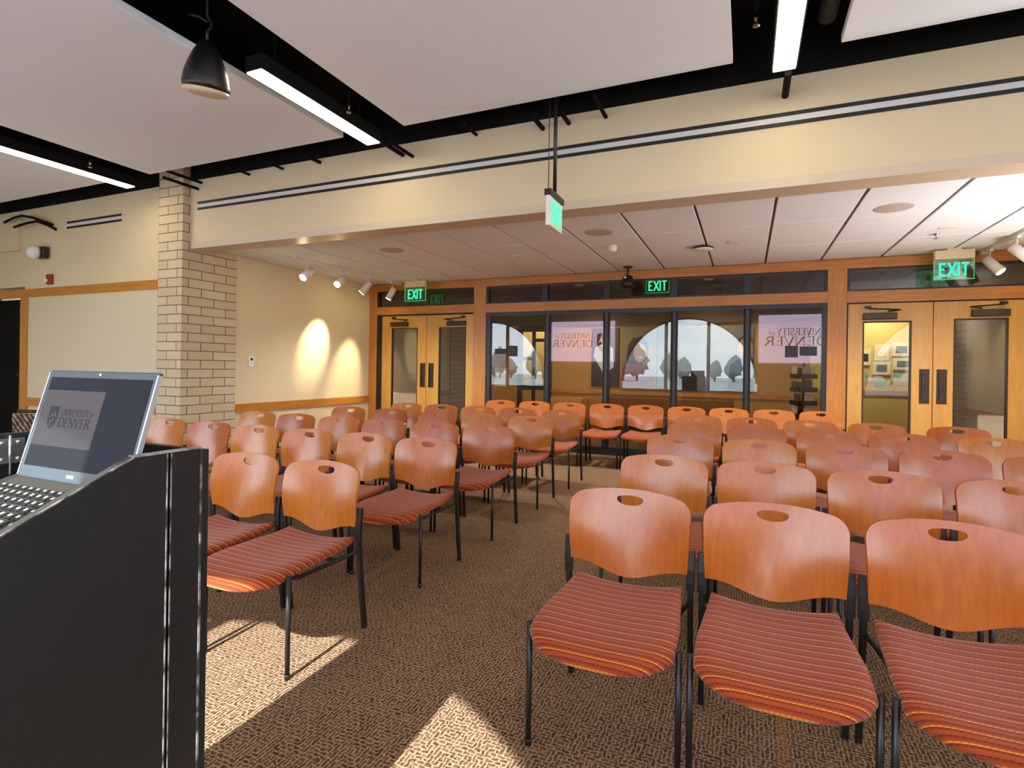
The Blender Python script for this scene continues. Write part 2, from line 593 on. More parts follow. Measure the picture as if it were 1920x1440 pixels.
M = dict(
    carpet=carpet_mat(),
    wall=pmat('beige_wall_paint', rgb(214, 196, 160), 0.7, noise=0.03, scale=3, bump=0.05),
    board=pmat('tan_board', rgb(206, 194, 164), 0.75, noise=0.03, scale=60),
    panel=pmat('off_white_panel', rgb(226, 230, 236), 0.8, noise=0.02, scale=2),
    tile=pmat('ceiling_tile', rgb(230, 234, 240), 0.9, noise=0.07, scale=260, bump=0.3),
    grid=pmat('ceiling_grid', rgb(96, 78, 66), 0.7),
    soffit=pmat('soffit_paint', rgb(206, 188, 164), 0.35),
    black=pmat('black_paint', rgb(18, 17, 16), 0.85, noise=0.2, scale=8, spec=0.15),
    blackdoor=pmat('black_door_paint', rgb(16, 16, 16), 0.8, spec=0.1),
    blackgloss=pmat('black_enamel', rgb(20, 19, 19), 0.35),
    duct=pmat('dark_duct_paint', rgb(36, 35, 34), 0.5),
    frame_wood=wood_mat('orange_oak_trim', rgb(172, 105, 33), rgb(193, 127, 47), 0.4, 'X'),
    post_wood=wood_mat('orange_oak_post', rgb(176, 109, 38), rgb(194, 131, 51), 0.4, 'Z'),
    door_wood=wood_mat('honey_oak_door', rgb(196, 142, 63), rgb(208, 159, 76), 0.38, 'Z', 0.8),
    chair_wood=wood_mat('cherry_plywood', rgb(155, 77, 24), rgb(169, 91, 30), 0.27, 'Z', 1.6, 0.12, 1.0),
    seat=seat_fabric(),
    metal=pmat('charcoal_steel', rgb(34, 32, 31), 0.38, 0.3),
    mullion=pmat('dark_grey_metal', rgb(45, 48, 52), 0.35, 0.5),
    gasket=pmat('black_rubber', rgb(18, 18, 18), 0.6),
    bronze=pmat('dark_bronze', rgb(62, 52, 44), 0.4, 0.6),
    brick=brick_mat(),
    glass=glass_mat('window_glass', (0.82, 0.83, 0.82, 1), 0.043),
    pale_glass=glass_mat('pale_door_glass', (0.90, 0.90, 0.88, 1), 0.016),
    door_glass=glass_mat('door_glass', (0.76, 0.76, 0.74, 1), 0.10),
    clear=glass_mat('clear_window_glass', (0.97, 0.98, 0.98, 1), 0.02),
    white=pmat('white_enamel', rgb(226, 222, 214), 0.4),
    ivory=pmat('ivory_plastic', rgb(214, 196, 158), 0.5),
    white_metal=pmat('white_track_metal', rgb(224, 216, 206), 0.35),
    slot=pmat('slot_white', rgb(206, 204, 202), 0.6),
    grille=pmat('grey_grille', rgb(186, 176, 168), 0.6, noise=0.2, scale=400),
    red=pmat('red_enamel', rgb(150, 28, 24), 0.4),
    brass=pmat('brass', rgb(150, 128, 92), 0.3, 1.0),
    chrome=pmat('chrome', rgb(190, 190, 188), 0.25, 1.0),
    lamp=emat('fluorescent_diffuser', (1.0, 0.87, 0.62, 1), 9.0),
    spot=emat('halogen_lens', (1.0, 0.80, 0.45, 1), 30.0),
    down=emat('downlight_lamp', (1.0, 0.86, 0.62, 1), 6.0),
    green=emat('exit_green', (0.02, 1.0, 0.38, 1), 0.8),
    edge_green=emat('exit_edge_glow', (0.05, 0.75, 0.25, 1), 0.32),
    exit_plate=glass_mat('exit_acrylic', (0.72, 0.92, 0.78, 1), 0.10),
    exit_mint=emat('exit_mint_face', (0.34, 0.78, 0.50, 1), 0.42),
    lectern=pmat('scuffed_black_paint', rgb(13, 12, 12), 0.5, noise=0.35, scale=14, spec=0.35),
    worn=worn_edge_mat(),
    liner=pmat('brown_black_liner', rgb(38, 33, 27), 0.6),
    lidgrey=pmat('blue_grey_plastic', rgb(48, 56, 59), 0.5, 0.0),
    silver=pmat('silver_plastic', rgb(168, 172, 178), 0.3, 0.7),
    keys=pmat('key_black', rgb(24, 24, 22), 0.45),
    legend=pmat('key_legend', rgb(226, 226, 218), 0.5),
    screen=emat('screen_navy', rgb(30, 32, 50), 0.36),
    slide=emat('screen_slide_grey', rgb(100, 95, 98), 0.42),
    slide_ink=emat('screen_slide_ink', rgb(50, 49, 60), 0.5),
    proj=emat('projected_slide', rgb(226, 206, 236), 2.6),
    proj_ink=emat('projected_ink', rgb(140, 62, 66), 0.5),
    proj_shield=emat('projected_shield', rgb(128, 60, 70), 0.7),
    zigzag=zigzag_mat(),
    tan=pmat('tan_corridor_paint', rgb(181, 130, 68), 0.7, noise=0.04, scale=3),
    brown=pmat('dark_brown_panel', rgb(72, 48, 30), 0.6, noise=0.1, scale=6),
    dim=pmat('shaded_corridor_paint', rgb(104, 84, 62), 0.8),  # wall colour darkened so the unlit stretches of corridor read dim
    yellow=pmat('yellow_paint', rgb(205, 181, 112), 0.7, noise=0.03, scale=3),
    corridor_floor=pmat('corridor_tile', rgb(92, 66, 46), 0.4),
    teal=pmat('teal_sticker', rgb(150, 180, 150), 0.6),
    paper=pmat('cream_paper', rgb(226, 214, 184), 0.7),
    ypaper=pmat('yellow_paper', rgb(226, 196, 74), 0.7),
    photo=pmat('grey_photograph', rgb(96, 104, 104), 0.5, noise=0.5, scale=18),
    poster_dark=pmat('dark_poster_print', rgb(40, 40, 40), 0.5, noise=0.3, scale=5),
    poster_olive=pmat('olive_poster_print', rgb(120, 106, 74), 0.5, noise=0.4, scale=5),
    poster_grey=pmat('grey_poster_print', rgb(110, 112, 116), 0.5, noise=0.4, scale=5),
    skin=pmat('printed_skin', rgb(176, 130, 100), 0.6),
    hair=pmat('printed_hair', rgb(40, 32, 30), 0.6),
    coat=pmat('printed_white_coat', rgb(196, 204, 214), 0.6),
    maroon=pmat('printed_maroon', rgb(128, 62, 66), 0.6),
    leaflet_a=pmat('leaflet_cream', rgb(206, 190, 160), 0.6, noise=0.4, scale=30),
    leaflet_b=pmat('leaflet_plum', rgb(92, 58, 66), 0.6, noise=0.4, scale=30),
    placard=pmat('black_placard', rgb(28, 30, 36), 0.5),
    wicker=pmat('brown_upholstery', rgb(120, 74, 34), 0.8, noise=0.6, scale=30),
    leaf=pmat('hazed_tree_leaf', rgb(156, 163, 158), 0.9, noise=0.4, scale=3),  # distance haze put into the leaf colour by paling it
    bark=pmat('tree_bark', rgb(84, 70, 58), 0.9),
    grass=pmat('outdoor_ground', rgb(158, 162, 158), 0.95, noise=0.15, scale=0.3),
)

# ------------------------------------------------------------------ lettering
SERIF = {
    'U': (0.80, [([(.14, 1), (.14, .32), (.2, .12), (.4, .02), (.6, .12), (.66, .32), (.66, 1)], 'u')]),
    'N': (0.84, [([(.14, 0), (.14, 1)], 'n'), ([(.14, 1), (.70, 0)], 'k'), ([(.70, 0), (.70, 1)], 'n')]),
    'I': (0.36, [([(.18, 0), (.18, 1)], 'k')]),
    'V': (0.78, [([(.06, 1), (.38, 0)], 'k'), ([(.38, 0), (.70, 1)], 'n')]),
    'E': (0.66, [([(.14, 0), (.14, 1)], 'k'), ([(.14, .97), (.58, .97)], 'n'), ([(.14, .52), (.48, .52)], 'n'), ([(.14, .03), (.60, .03)], 'n')]),
    'R': (0.76, [([(.14, 0), (.14, 1)], 'k'), ([(.14, .97), (.42, .97), (.55, .86), (.55, .66), (.42, .52), (.14, .52)], 'u'), ([(.36, .52), (.72, 0)], 'k')]),
    'S': (0.60, [([(.50, .84), (.40, .97), (.22, .97), (.10, .84), (.12, .66), (.30, .54), (.48, .42), (.50, .20), (.38, .03), (.2, .03), (.08, .18)], 'u')]),
    'T': (0.70, [([(.35, 0), (.35, 1)], 'k'), ([(.04, .97), (.66, .97)], 'n')]),
    'Y': (0.74, [([(.06, 1), (.37, .48)], 'k'), ([(.37, .48), (.68, 1)], 'n'), ([(.37, 0), (.37, .48)], 'k')]),
    'D': (0.84, [([(.14, 0), (.14, 1)], 'k'), ([(.14, .97), (.46, .97), (.66, .82), (.74, .5), (.66, .18), (.46, .03), (.14, .03)], 'u')]),
    'X': (0.74, [([(.06, 1), (.68, 0)], 'k'), ([(.06, 0), (.68, 1)], 'k')]),
    'o': (0.50, [([(.25, .48), (.09, .38), (.06, .22), (.14, .04), (.27, 0), (.40, .1), (.43, .28), (.36, .43), (.25, .48)], 'n')]),
    'f': (0.44, [([(.42, .72), (.32, .78), (.24, .66), (.16, .0), (.06, -.2)], 'n'), ([(.08, .46), (.36, .46)], 'n')]),
    ' ': (0.35, []),
}


def lettering(mb, text, x, y, h, mat, thick=0.12, thin=0.07, serif=True, mirror=1, depth=0.0006, stretch=1.0):
    """writes text with its lower left at (x, y) of the local XY plane; mat maps that plane into the scene"""
    bm = mb.bm
    for chh in text:
        w, strokes = SERIF[chh]
        for pts, kind in strokes:
            t = {'k': thick, 'n': thin, 'u': (thick + thin) / 2}[kind] * h / 2
            if not serif:      # plain letters: keep bars inside the letter height
                pts = [(p[0] + (0.05 if chh == 'X' else 0), min(max(p[1], 0.5 * thin if pts[0][1] == pts[1][1] else 0), 1 - 0.5 * thin if pts[0][1] == pts[1][1] else 1)) for p in pts]
            P = [Vector((x + p[0] * h * stretch, y + p[1] * h, 0)) for p in pts]
            segs = list(zip(P, P[1:]))
            for i, (a, b) in enumerate(segs):
                d = (b - a).normalized()
                n = Vector((-d.y, d.x, 0)) * t
                ext = d * (t * 0.6 if 'u' == kind else 0)
                q = [a - ext - n, b + ext - n, b + ext + n, a - ext + n]
                lo = [bm.verts.new(mat @ v) for v in q]
                hi = [bm.verts.new(mat @ (v + Vector((0, 0, depth)))) for v in q]
                bm.faces.new(hi)
                for k in range(4):
                    bm.faces.new((lo[k], lo[(k + 1) % 4], hi[(k + 1) % 4], hi[k]))
            if serif and len(pts) == 2 and pts[0][1] != pts[1][1] and chh != 'f':
                for p in pts:
                    if p[1] in (0, 1):
                        cx, cy = x + p[0] * h * stretch, y + p[1] * h + (-0.03 * h if p[1] else 0.03 * h)
                        q = [Vector((cx - .13 * h, cy - .025 * h, 0)), Vector((cx + .13 * h, cy - .025 * h, 0)), Vector((cx + .13 * h, cy + .025 * h, 0)), Vector((cx - .13 * h, cy + .025 * h, 0))]
                        bm.faces.new([bm.verts.new(mat @ (v + Vector((0, 0, depth)))) for v in q])
        x += w * h * stretch
    return x


def text_width(text, h, stretch=1.0):
    return sum(SERIF[c][0] for c in text) * h * stretch


def shield(mb, cx, cy, w, h, mat, depth=0.0006):
    pts = [(-.5, .46), (-.25, .5), (0, .47), (.25, .5), (.5, .46), (.5, 0), (.42, -.22), (.24, -.40), (0, -.5), (-.24, -.40), (-.42, -.22), (-.5, 0)]
    vs = [mb.bm.verts.new(mat @ Vector((cx + p[0] * w, cy + p[1] * h, depth))) for p in pts]
    mb.bm.faces.new(vs)


def shield_mark(mb, cx, cy, w, h, mat, depth=0.0012):
    """ridge line and curl on the shield"""
    for poly in ([(-.38, .02), (-.12, .20), (.0, .10), (.16, .26), (.40, .02), (.34, -.02), (.16, .12), (.0, .0), (-.12, .08), (-.30, -.04)],
                 [(.30, -.10), (.02, -.04), (-.20, -.18), (-.14, -.34), (.06, -.42), (-.02, -.32), (-.04, -.22), (.08, -.14)]):
        vs = [mb.bm.verts.new(mat @ Vector((cx + p[0] * w, cy + p[1] * h, depth))) for p in poly]
        mb.bm.faces.new(vs)


# ------------------------------------------------------------------ camera
cam = bpy.data.cameras.new('camera')
cam_o = bpy.data.objects.new('camera', cam)
COL.objects.link(cam_o)
cam.sensor_width = 36.0
cam.lens = 1025.0 / 1920.0 * 36.0
cam.shift_x = -0.46 / 1920
cam.shift_y = -31.7 / 1920
cam.clip_start = 0.02
cam_o.matrix_world = Matrix.Translation((0, 0, 1.35)) @ Matrix.Rotation(0.4045, 4, 'Z') @ Matrix.Rotation(PI / 2, 4, 'X') @ Matrix.Rotation(0.0146, 4, 'Z')
SC.camera = cam_o

# ------------------------------------------------------------------ room shell
YW = 4.75      # wall with the header over the seating bay
YB = 8.40      # glazed wall
ZA = 2.85      # bay ceiling
ZP = 3.60      # underside of the hung panels
ZD = 4.10      # black deck
XL, XR = -6.54, 3.40
struct('floor', M['carpet'], (-11.6, -1.3, -0.1, 8.6, 8.46, 0.0))
struct('ceiling', M['black'], (-11.6, -1.3, ZD, 8.6, 5.1, ZD + 0.1))
struct('wall_bulkhead', M['wall'], (-6.5, YW, 2.86, XR, YW + 0.26, 3.645))
struct('trim_1', M['soffit'], (-6.5, YW - 0.004, 2.785, XR, YW + 0.26, 2.862))
struct('wall_upper', M['black'], (-11.6, YW, 3.645, 8.6, YW + 0.26, ZD))
struct('wall_board', M['wall'], (-10.16, YW, 0, -6.95, YW + 0.2, 3.645), (-11.6, YW, 2.47, -10.16, YW + 0.2, 3.645), (-11.6, YW, 0, -11.25, YW + 0.2, 2.47))
struct('wall_far_right', M['wall'], (XR + 0.45, YW, 0, 8.6, YW + 0.2, 3.645))
struct('wall_side_left', M['wall'], (-11.7, -1.3, 0, -11.6, 5.6, ZD))
struct('wall_side_right', M['wall'], (8.6, -1.3, 0, 8.7, 5.1, 0.65), (8.6, -1.3, 3.4, 8.7, 5.1, ZD), (8.6, -1.3, 0.65, 8.7, -0.7, 3.4), (8.6, 4.3, 0.65, 8.7, 5.1, 3.4))
r = bpy.data.objects.new('window_9', None)  # unseen window added to bring in fill daylight from the right
COL.objects.link(r)
r['kind'] = 'structure'
r.location = (8.6, -0.7, 0.65)
wm = MB()
for q in ((0, 0.0, 5.0, 0.06), (0, 2.69, 5.0, 2.75), (0, 0.06, 0.06, 2.69), (4.94, 0.06, 5.0, 2.69), (1.63, 0.06, 1.70, 2.69), (3.30, 0.06, 3.37, 2.69)):
    wm.box(0.02, q[0], q[1], 0.08, q[2], q[3])
wm.build('frame', M['mullion'], r)
box_obj('pane', M['clear'], r, 0.045, 0, 0, 0.051, 5.0, 2.75)
struct('wall_left', M['wall'], (XL - 0.12, 5.0, 0, XL, YB + 0.14, 3.05))
struct('wall_right', M['wall'], (XR, 5.45, 0, XR + 0.12, YB + 0.14, 3.05))
struct('wall_soffit_box', M['wall'], (-11.6, YW - 0.05, 3.03, -10.25, YW, 3.62))
# recess behind the dark doorway
struct('wall_door_recess', M['black'], (-11.4, YW + 0.75, 0, -9.9, YW + 0.85, 2.6), (-10.16, YW + 0.2, 0, -10.1, YW + 0.75, 2.6), (-11.4, YW + 0.2, 2.47, -10.1, YW + 0.75, 2.6))

# brick piers either side of the bay
for k, (x0, x1) in enumerate(((-6.95, -6.50), (XR, XR + 0.45))):
    m = MB()
    m.box(0, 0, 0, x1 - x0, 0.80, ZD)
    o = m.build('brick_column' if k == 0 else 'brick_column', M['brick'])
    o.location = (x0, YW - 0.10, 0)
    o['kind'] = 'structure'

# bay ceiling: backing plus separate lay-in tiles in one surface
struct('ceiling_backing', M['grid'], (XL, 5.0, ZA + 0.022, XR, YB + 0.1, ZA + 0.06))
xs = [XL] + [-0.46 + 0.682 * k for k in range(-8, 6)] + [XR]
xs = [x for x in xs if XL <= x <= XR]
ys = [5.01, 6.19, 7.28, 8.37]
m = MB()
for a, b in zip(xs, xs[1:]):
    for c, d in zip(ys, ys[1:]):
        if b - a > 0.06:
            m.box(a + 0.012, c + 0.005, ZA, b - 0.012, d - 0.005, ZA + 0.02, bevel=0.004, seg=1)
o = m.build('ceiling_bay', M['tile'])
o['kind'] = 'structure'

# wood trim
struct('trim_2', M['frame_wood'], (-11.25, YW - 0.025, 2.30, -6.95, YW, 2.425))
struct('trim_3', M['frame_wood'], (-10.03, YW - 0.03, 0.66, -6.95, YW, 0.785))
struct('trim_4', M['post_wood'], (-10.22, YW - 0.03, 0.0, -10.03, YW + 0.2, 2.30))
struct('trim_5', wood_mat('orange_oak_rail', rgb(172, 105, 33), rgb(193, 127, 47), 0.4, 'Y'), (XL, 5.45, 0.655, XL + 0.025, YB, 0.775))
struct('trim_6', M['frame_wood'], (XR - 0.025, 5.45, 0.655, XR, YB, 0.775))
struct('baseboard_left', M['brown'], (XL, 5.45, 0, XL + 0.012, YB, 0.09))
struct('baseboard_board', M['brown'], (-10.03, YW - 0.012, 0, -6.95, YW, 0.09))

# glazed back wall: timber members
wb = MB()
for x0, x1 in ((XL, -6.37), (-4.333, -4.10), (0.99, 1.215), (3.10, XR)):
    wb.box(x0, YB, 0, x1, YB + 0.14, ZA, bevel=0.004, seg=1)
o = wb.build('wall_back', M['post_wood'])
o['kind'] = 'structure'
struct('trim_7', M['frame_wood'], (XL, YB - 0.006, 2.72, XR, YB + 0.14, ZA))
struct('trim_8', M['frame_wood'], (-6.37, YB - 0.004, 2.285, -4.333, YB + 0.14, 2.425), (-4.10, YB - 0.004, 2.275, 0.99, YB + 0.14, 2.42), (1.215, YB - 0.004, 2.265, 3.10, YB + 0.14, 2.415))


def window(n, x0, x1, z0, z1, mull, fw=0.05, low=0.05, mw=0.048):
    """metal framed glazing with upright mullions"""
    r = bpy.data.objects.new('window_%d' % n, None)
    COL.objects.link(r)
    r.location = ((x0 + x1) / 2, YB, z0)
    r['kind'] = 'structure'
    ox, oz = (x0 + x1) / 2, z0
    f = MB()
    f.box(x0 - ox, 0.02, z1 - fw - oz, x1 - ox, 0.11, z1 - oz)
    f.box(x0 - ox, 0.02, 0, x1 - ox, 0.11, low)
    f.box(x0 - ox, 0.02, low, x0 + fw * 1.4 - ox, 0.11, z1 - fw - oz)
    f.box(x1 - fw - ox, 0.02, low, x1 - ox, 0.11, z1 - fw - oz)
    f.build('frame', M['mullion'], r)
    for x in mull:
        mm = MB()
        if z1 - z0 > 1:
            mm.prism([(x - ox + mw * math.cos(t), 0.03 - mw * 0.9 * math.sin(t)) for t in [PI * k / 10 for k in range(11)]] + [(x - ox - mw, 0.11), (x - ox + mw, 0.11)], 'Z', low, z1 - fw - oz)
        else:
            mm.box(x - ox - mw, 0.015, low, x - ox + mw, 0.11, z1 - fw - oz)
        mm.build('mullion', M['mullion'], r)
    edges = [x0 + fw * 1.4] + list(mull) + [x1 - fw]
    for k, (a, b) in enumerate(zip(edges, edges[1:])):
        a2 = a + (mw if k else 0)
        b2 = b - (mw if k < len(edges) - 2 else 0)
        box_obj('pane', M['glass'], r, a2 - ox, 0.060, low, b2 - ox, 0.066, z1 - fw - oz)
    return r


window(1, -4.10, 0.99, 0.0, 2.275, (-2.995, -2.02, -0.995, 0.005), 0.055, 0.12)
window(2, -4.10, 0.99, 2.42, 2.72, (-3.045, -2.015, -1.0, 0.005), 0.025, 0.025)
window(3, -6.37, -4.333, 2.425, 2.72, (), 0.025, 0.025)
window(4, 1.215, 3.10, 2.415, 2.72, (), 0.025, 0.025)
struct('trim_9', M['gasket'], (-6.37, YB + 0.02, 0, -6.265, YB + 0.12, 2.285), (-6.265, YB + 0.02, 2.258, -4.333, YB + 0.12, 2.285), (1.215, YB + 0.02, 2.25, 3.10, YB + 0.12, 2.266), (1.215, YB + 0.02, 0, 1.232, YB + 0.12, 2.25))


def door(n, x0, x1, g0, g1, ztop, gtop, px, hinge_left, gmat='door_glass'):
    r = bpy.data.objects.new('door_%d' % n, None)
    COL.objects.link(r)
    r['kind'] = 'structure'
    r.location = (x0, YB + 0.03, 0)
    w = x1 - x0
    g0, g1, px = g0 - x0, g1 - x0, px - x0
    lf = MB()
    lf.box(0.003, 0, 0.01, g0, 0.05, ztop)
    lf.box(g1, 0, 0.01, w - 0.003, 0.05, ztop)
    lf.box(g0, 0, gtop, g1, 0.05, ztop)
    lf.box(g0, 0, 0.01, g1, 0.05, 0.28)
    lf.build('leaf_frame', M['door_wood'], r)
    b = MB()
    for q in ((g0, gtop - 0.02, g1, gtop), (g0, 0.28, g1, 0.30), (g0, 0.30, g0 + 0.02, gtop - 0.02), (g1 - 0.02, 0.30, g1, gtop - 0.02)):
        b.box(q[0], 0.004, q[1], q[2], 0.046, q[3])
    b.build('glazing_bead', M['bronze'], r)
    box_obj('pane', M[gmat], r, g0 + 0.02, 0.022, 0.30, g1 - 0.02, 0.028, gtop - 0.02)
    p = MB()
    p.box(px - 0.053, -0.012, 0.965, px + 0.053, 0.0, 1.40, bevel=0.003, seg=1)
    p.box(px - 0.03, -0.030, 1.02, px - 0.022, -0.010, 1.35)
    p.build('pull_plate', M['bronze'], r)
    c0 = g0 + 0.0 if hinge_left else g1 - 0.37
    c = MB()
    c.box(c0, -0.055, gtop + 0.02, c0 + 0.37, 0, gtop + 0.105, bevel=0.006, seg=2)
    cl = c.build('closer', M['bronze'], r)
    a = MB()
    if hinge_left:
        a.tube([(c0 + 0.28, -0.03, gtop + 0.118), (c0 + 0.40, -0.08, gtop + 0.135), (c0 + 0.06, -0.03, gtop + 0.165), (c0 + 0.04, 0.02, gtop + 0.19)], 0.009, 8)
        a.box(c0 + 0.02, -0.03, gtop + 0.165, c0 + 0.09, 0.0, gtop + 0.20)
    else:
        a.tube([(c0 + 0.10, -0.03, gtop + 0.118), (c0 - 0.03, -0.08, gtop + 0.135), (c0 + 0.31, -0.03, gtop + 0.165), (c0 + 0.33, 0.02, gtop + 0.19)], 0.009, 8)
        a.box(c0 + 0.28, -0.03, gtop + 0.165, c0 + 0.35, 0.0, gtop + 0.20)
    a.build('closer_arm', M['bronze'], cl)
    return r


door(1, -6.265, -5.295, -6.05, -5.48, 2.258, 2.04, -5.365, True)
door(2, -5.290, -4.335, -5.04, -4.49, 2.258, 2.04, -5.19, False)
door(3, 1.232, 2.160, 1.40, 1.94, 2.25, 2.02, 2.075, True, 'pale_glass')
door(4, 2.165, 3.10, 2.37, 2.91, 2.25, 2.035, 2.255, False)
# dark door in the recess at far left
r = bpy.data.objects.new('door_5', None)
COL.objects.link(r)
r['kind'] = 'structure'
r.location = (-11.25, YW + 0.12, 0)
box_obj('leaf', M['blackdoor'], r, 0, 0, 0.01, 1.02, 0.05, 2.30)
box_obj('sign_plate', M['lidgrey'], r, 0.70, -0.01, 2.08, 0.93, 0, 2.17)
hm = MB()
hm.box(0.86, -0.012, 1.02, 0.92, 0, 1.2)
hm.tube([(0.89, -0.01, 1.13), (0.89, -0.06, 1.13), (0.76, -0.06, 1.12)], 0.011)
hm.build('handle', M['bronze'], r)

# wall behind the camera with three arched windows
YO, YI = -1.30, -1.20
ARCH_R, ARCH_Z, SILL = 2.05, 0.95, 0.65
arch_x = (-8.62, -1.74, 5.14)
m = MB()
cols = [-11.6]
for cx in arch_x:
    cols += [cx + ARCH_R * math.sin(PI / 2 * k / 24) for k in range(-24, 25)]
cols.append(8.6)


def opening(x):
    for cx in arch_x:
        if abs(x - cx) <= ARCH_R + 1e-6:
            return SILL, ARCH_Z + math.sqrt(max(0, ARCH_R ** 2 - (x - cx) ** 2))
    return None


for a, b in zip(cols, cols[1:]):
    mid = (a + b) / 2
    if opening(mid) is None:
        m.box(a, YO, 0, b, YI, ZD)
    else:
        za, zb = opening(a)[1], opening(b)[1]
        m.box(a, YO, 0, b, YI, SILL)
        m.prism([(a, za), (b, zb), (b, ZD), (a, ZD)], 'Y', YO, YI)
o = m.build('wall_front', M['wall'])
o['kind'] = 'structure'
for n, cx in enumerate(arch_x):
    r = bpy.data.objects.new('window_%d' % (5 + n), None)
    COL.objects.link(r)
    r['kind'] = 'structure'
    r.location = (cx, YO, SILL)
    ring = MB()
    for k in range(32):
        t0, t1 = PI * k / 32, PI * (k + 1) / 32
        q = []
        for t, rr in ((t0, ARCH_R), (t1, ARCH_R), (t1, ARCH_R - 0.05), (t0, ARCH_R - 0.05)):
            q.append((rr * math.cos(t), ARCH_Z - SILL + rr * math.sin(t)))
        ring.prism(q, 'Y', 0.02, 0.08)
    ring.box(-ARCH_R, 0.02, 0, ARCH_R, 0.08, 0.05)
    ring.build('frame', M['mullion'], r)
    for dx in (-0.645, 0.645):
        h = ARCH_Z - SILL + math.sqrt(ARCH_R ** 2 - dx ** 2)
        box_obj('mullion', M['mullion'], r, dx - 0.05, 0.0, 0.05, dx + 0.05, 0.09, h)
    poly = [(ARCH_R * math.cos(PI * k / 32), ARCH_Z - SILL + ARCH_R * math.sin(PI * k / 32)) for k in range(33)] + [(-ARCH_R, 0), (ARCH_R, 0)]
    g = MB()
    g.prism(poly, 'Y', 0.045, 0.051)
    g.build('pane', M['clear'], r)

# ------------------------------------------------------------------ corridor behind the glass
YC = 11.0
struct('floor_corridor', M['corridor_floor'], (-9.5, 8.46, -0.1, 6, 13.0, 0.0))
struct('ceiling_corridor', M['brown'], (-9.5, YB + 0.02, 2.9, 6, 13.0, 3.0))
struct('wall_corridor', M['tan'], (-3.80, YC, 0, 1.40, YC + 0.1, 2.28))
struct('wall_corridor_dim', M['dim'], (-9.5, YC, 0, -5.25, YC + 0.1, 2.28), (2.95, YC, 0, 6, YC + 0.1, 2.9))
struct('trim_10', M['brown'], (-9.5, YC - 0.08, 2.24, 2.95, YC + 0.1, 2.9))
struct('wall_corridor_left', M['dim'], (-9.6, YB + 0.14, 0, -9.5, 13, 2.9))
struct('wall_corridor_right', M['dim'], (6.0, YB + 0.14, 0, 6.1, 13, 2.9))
struct('wall_corridor_end', M['yellow'], (-9.5, 12.5, 0, 6, 12.6, 2.9))
struct('trim_11', M['frame_wood'], (-3.80, YC - 0.03, 0.83, 1.40, YC, 0.90))
struct('trim_12', M['frame_wood'], (1.40, 12.47, 0.93, 4.2, 12.5, 1.0))
struct('wall_room_partition', M['yellow'], (1.40, YC + 0.1, 0, 1.44, 12.5, 2.9), (3.9, YC + 0.1, 0, 4.0, 12.5, 2.9), (-3.9, YC + 0.1, 0, -3.8, 12.5, 2.9), (-5.3, YC + 0.1, 0, -5.2, 12.5, 2.9))
# timber door and dark framed glazed screen at the left end of the lit corridor
r = bpy.data.objects.new('door_6', None)
COL.objects.link(r)
r['kind'] = 'structure'
r.location = (-5.25, YC, 0)
box_obj('leaf', M['post_wood'], r, 0.0, 0, 0.0, 0.66, 0.06, 2.24)
box_obj('notice', M['paper'], r, 0.12, -0.006, 0.92, 0.42, 0, 1.34)
r = bpy.data.objects.new('window_8', None)
COL.objects.link(r)
r['kind'] = 'structure'
r.location = (-4.59, YC, 0)
f = MB()
for q in ((0, 0, 0.10, 2.24), (0.68, 0, 0.80, 2.24), (0.34, 0, 0.40, 2.24), (0.10, 2.12, 0.68, 2.24), (0.10, 0.86, 0.68, 0.98), (0.10, 0.0, 0.68, 0.12), (0.40, 1.90, 0.68, 1.97)):
    f.box(q[0], 0, q[1], q[2], 0.07, q[3])
f.build('frame', M['gasket'], r)
box_obj('latch', M['gasket'], r, 0.10, -0.03, 1.50, 0.34, 0, 1.57)

# ------------------------------------------------------------------ hung ceiling panels, ducts, fixtures
for k, (x0, x1, lab) in enumerate((
        (-10.5, -7.40, 'off-white hung ceiling panel at the far left, above the tan board'),
        (-6.62, -3.70, 'off-white hung ceiling panel left of the black bell speaker'),
        (-2.99, -0.12, 'large off-white hung ceiling panel in the middle, between two lit strips'),
        (0.566, 3.45, 'off-white hung ceiling panel at the top right corner'))):
    m = MB()
    m.box(x0, -1.0, 0, x1, 4.31, 0.06, bevel=0.004, seg=1)
    o = m.build('ceiling_panel', M['panel'])
    o.location = (0, 0, ZP)
    tag(o, lab, 'ceiling panel', 'hung ceiling panels')
    for hx in (x0 + 0.4, x1 - 0.4):
        pass

FIX = (
    (-7.02, 2.93, 'lit strip light at far left, above the tan board'),
    (-3.36, 2.93, 'lit strip light beside the black bell speaker'),
    (0.22, 2.93, 'lit strip light at the top right, pointing down the room'),
    (-7.02, -0.4, 'added fill strip light behind the camera, left gap'),  # from here on, unseen strips added for general fill light
    (-3.36, -0.4, 'added fill strip light behind the camera, second gap'),
    (0.22, -0.4, 'added fill strip light behind the camera, third gap'),
    (3.80, 2.93, 'added fill strip light out of frame, right gap'),
    (3.80, -0.4, 'added fill strip light behind the camera, right gap'),
)
for x, y, lab in FIX:
    t = thing('strip_light', lab, 'light', (x, y, 3.5), 0, 'strip lights in the ceiling gaps')
    m = MB()
    m.box(-0.085, 0, 0.006, 0.085, 1.42, 0.12, bevel=0.004, seg=1)
    m.build('housing', M['black'], t)
    m = MB()
    m.box(-0.072, 0.01, -0.004, 0.072, 1.41, 0.006)
    m.build('diffuser', M['lamp'], t)
    for yy in (0.2, 1.2):
        m = MB()
        m.cyl((0, yy, 0.12), (0, yy, ZD - 3.5), 0.008, seg=8)
        m.build('hanger', M['black'], t)

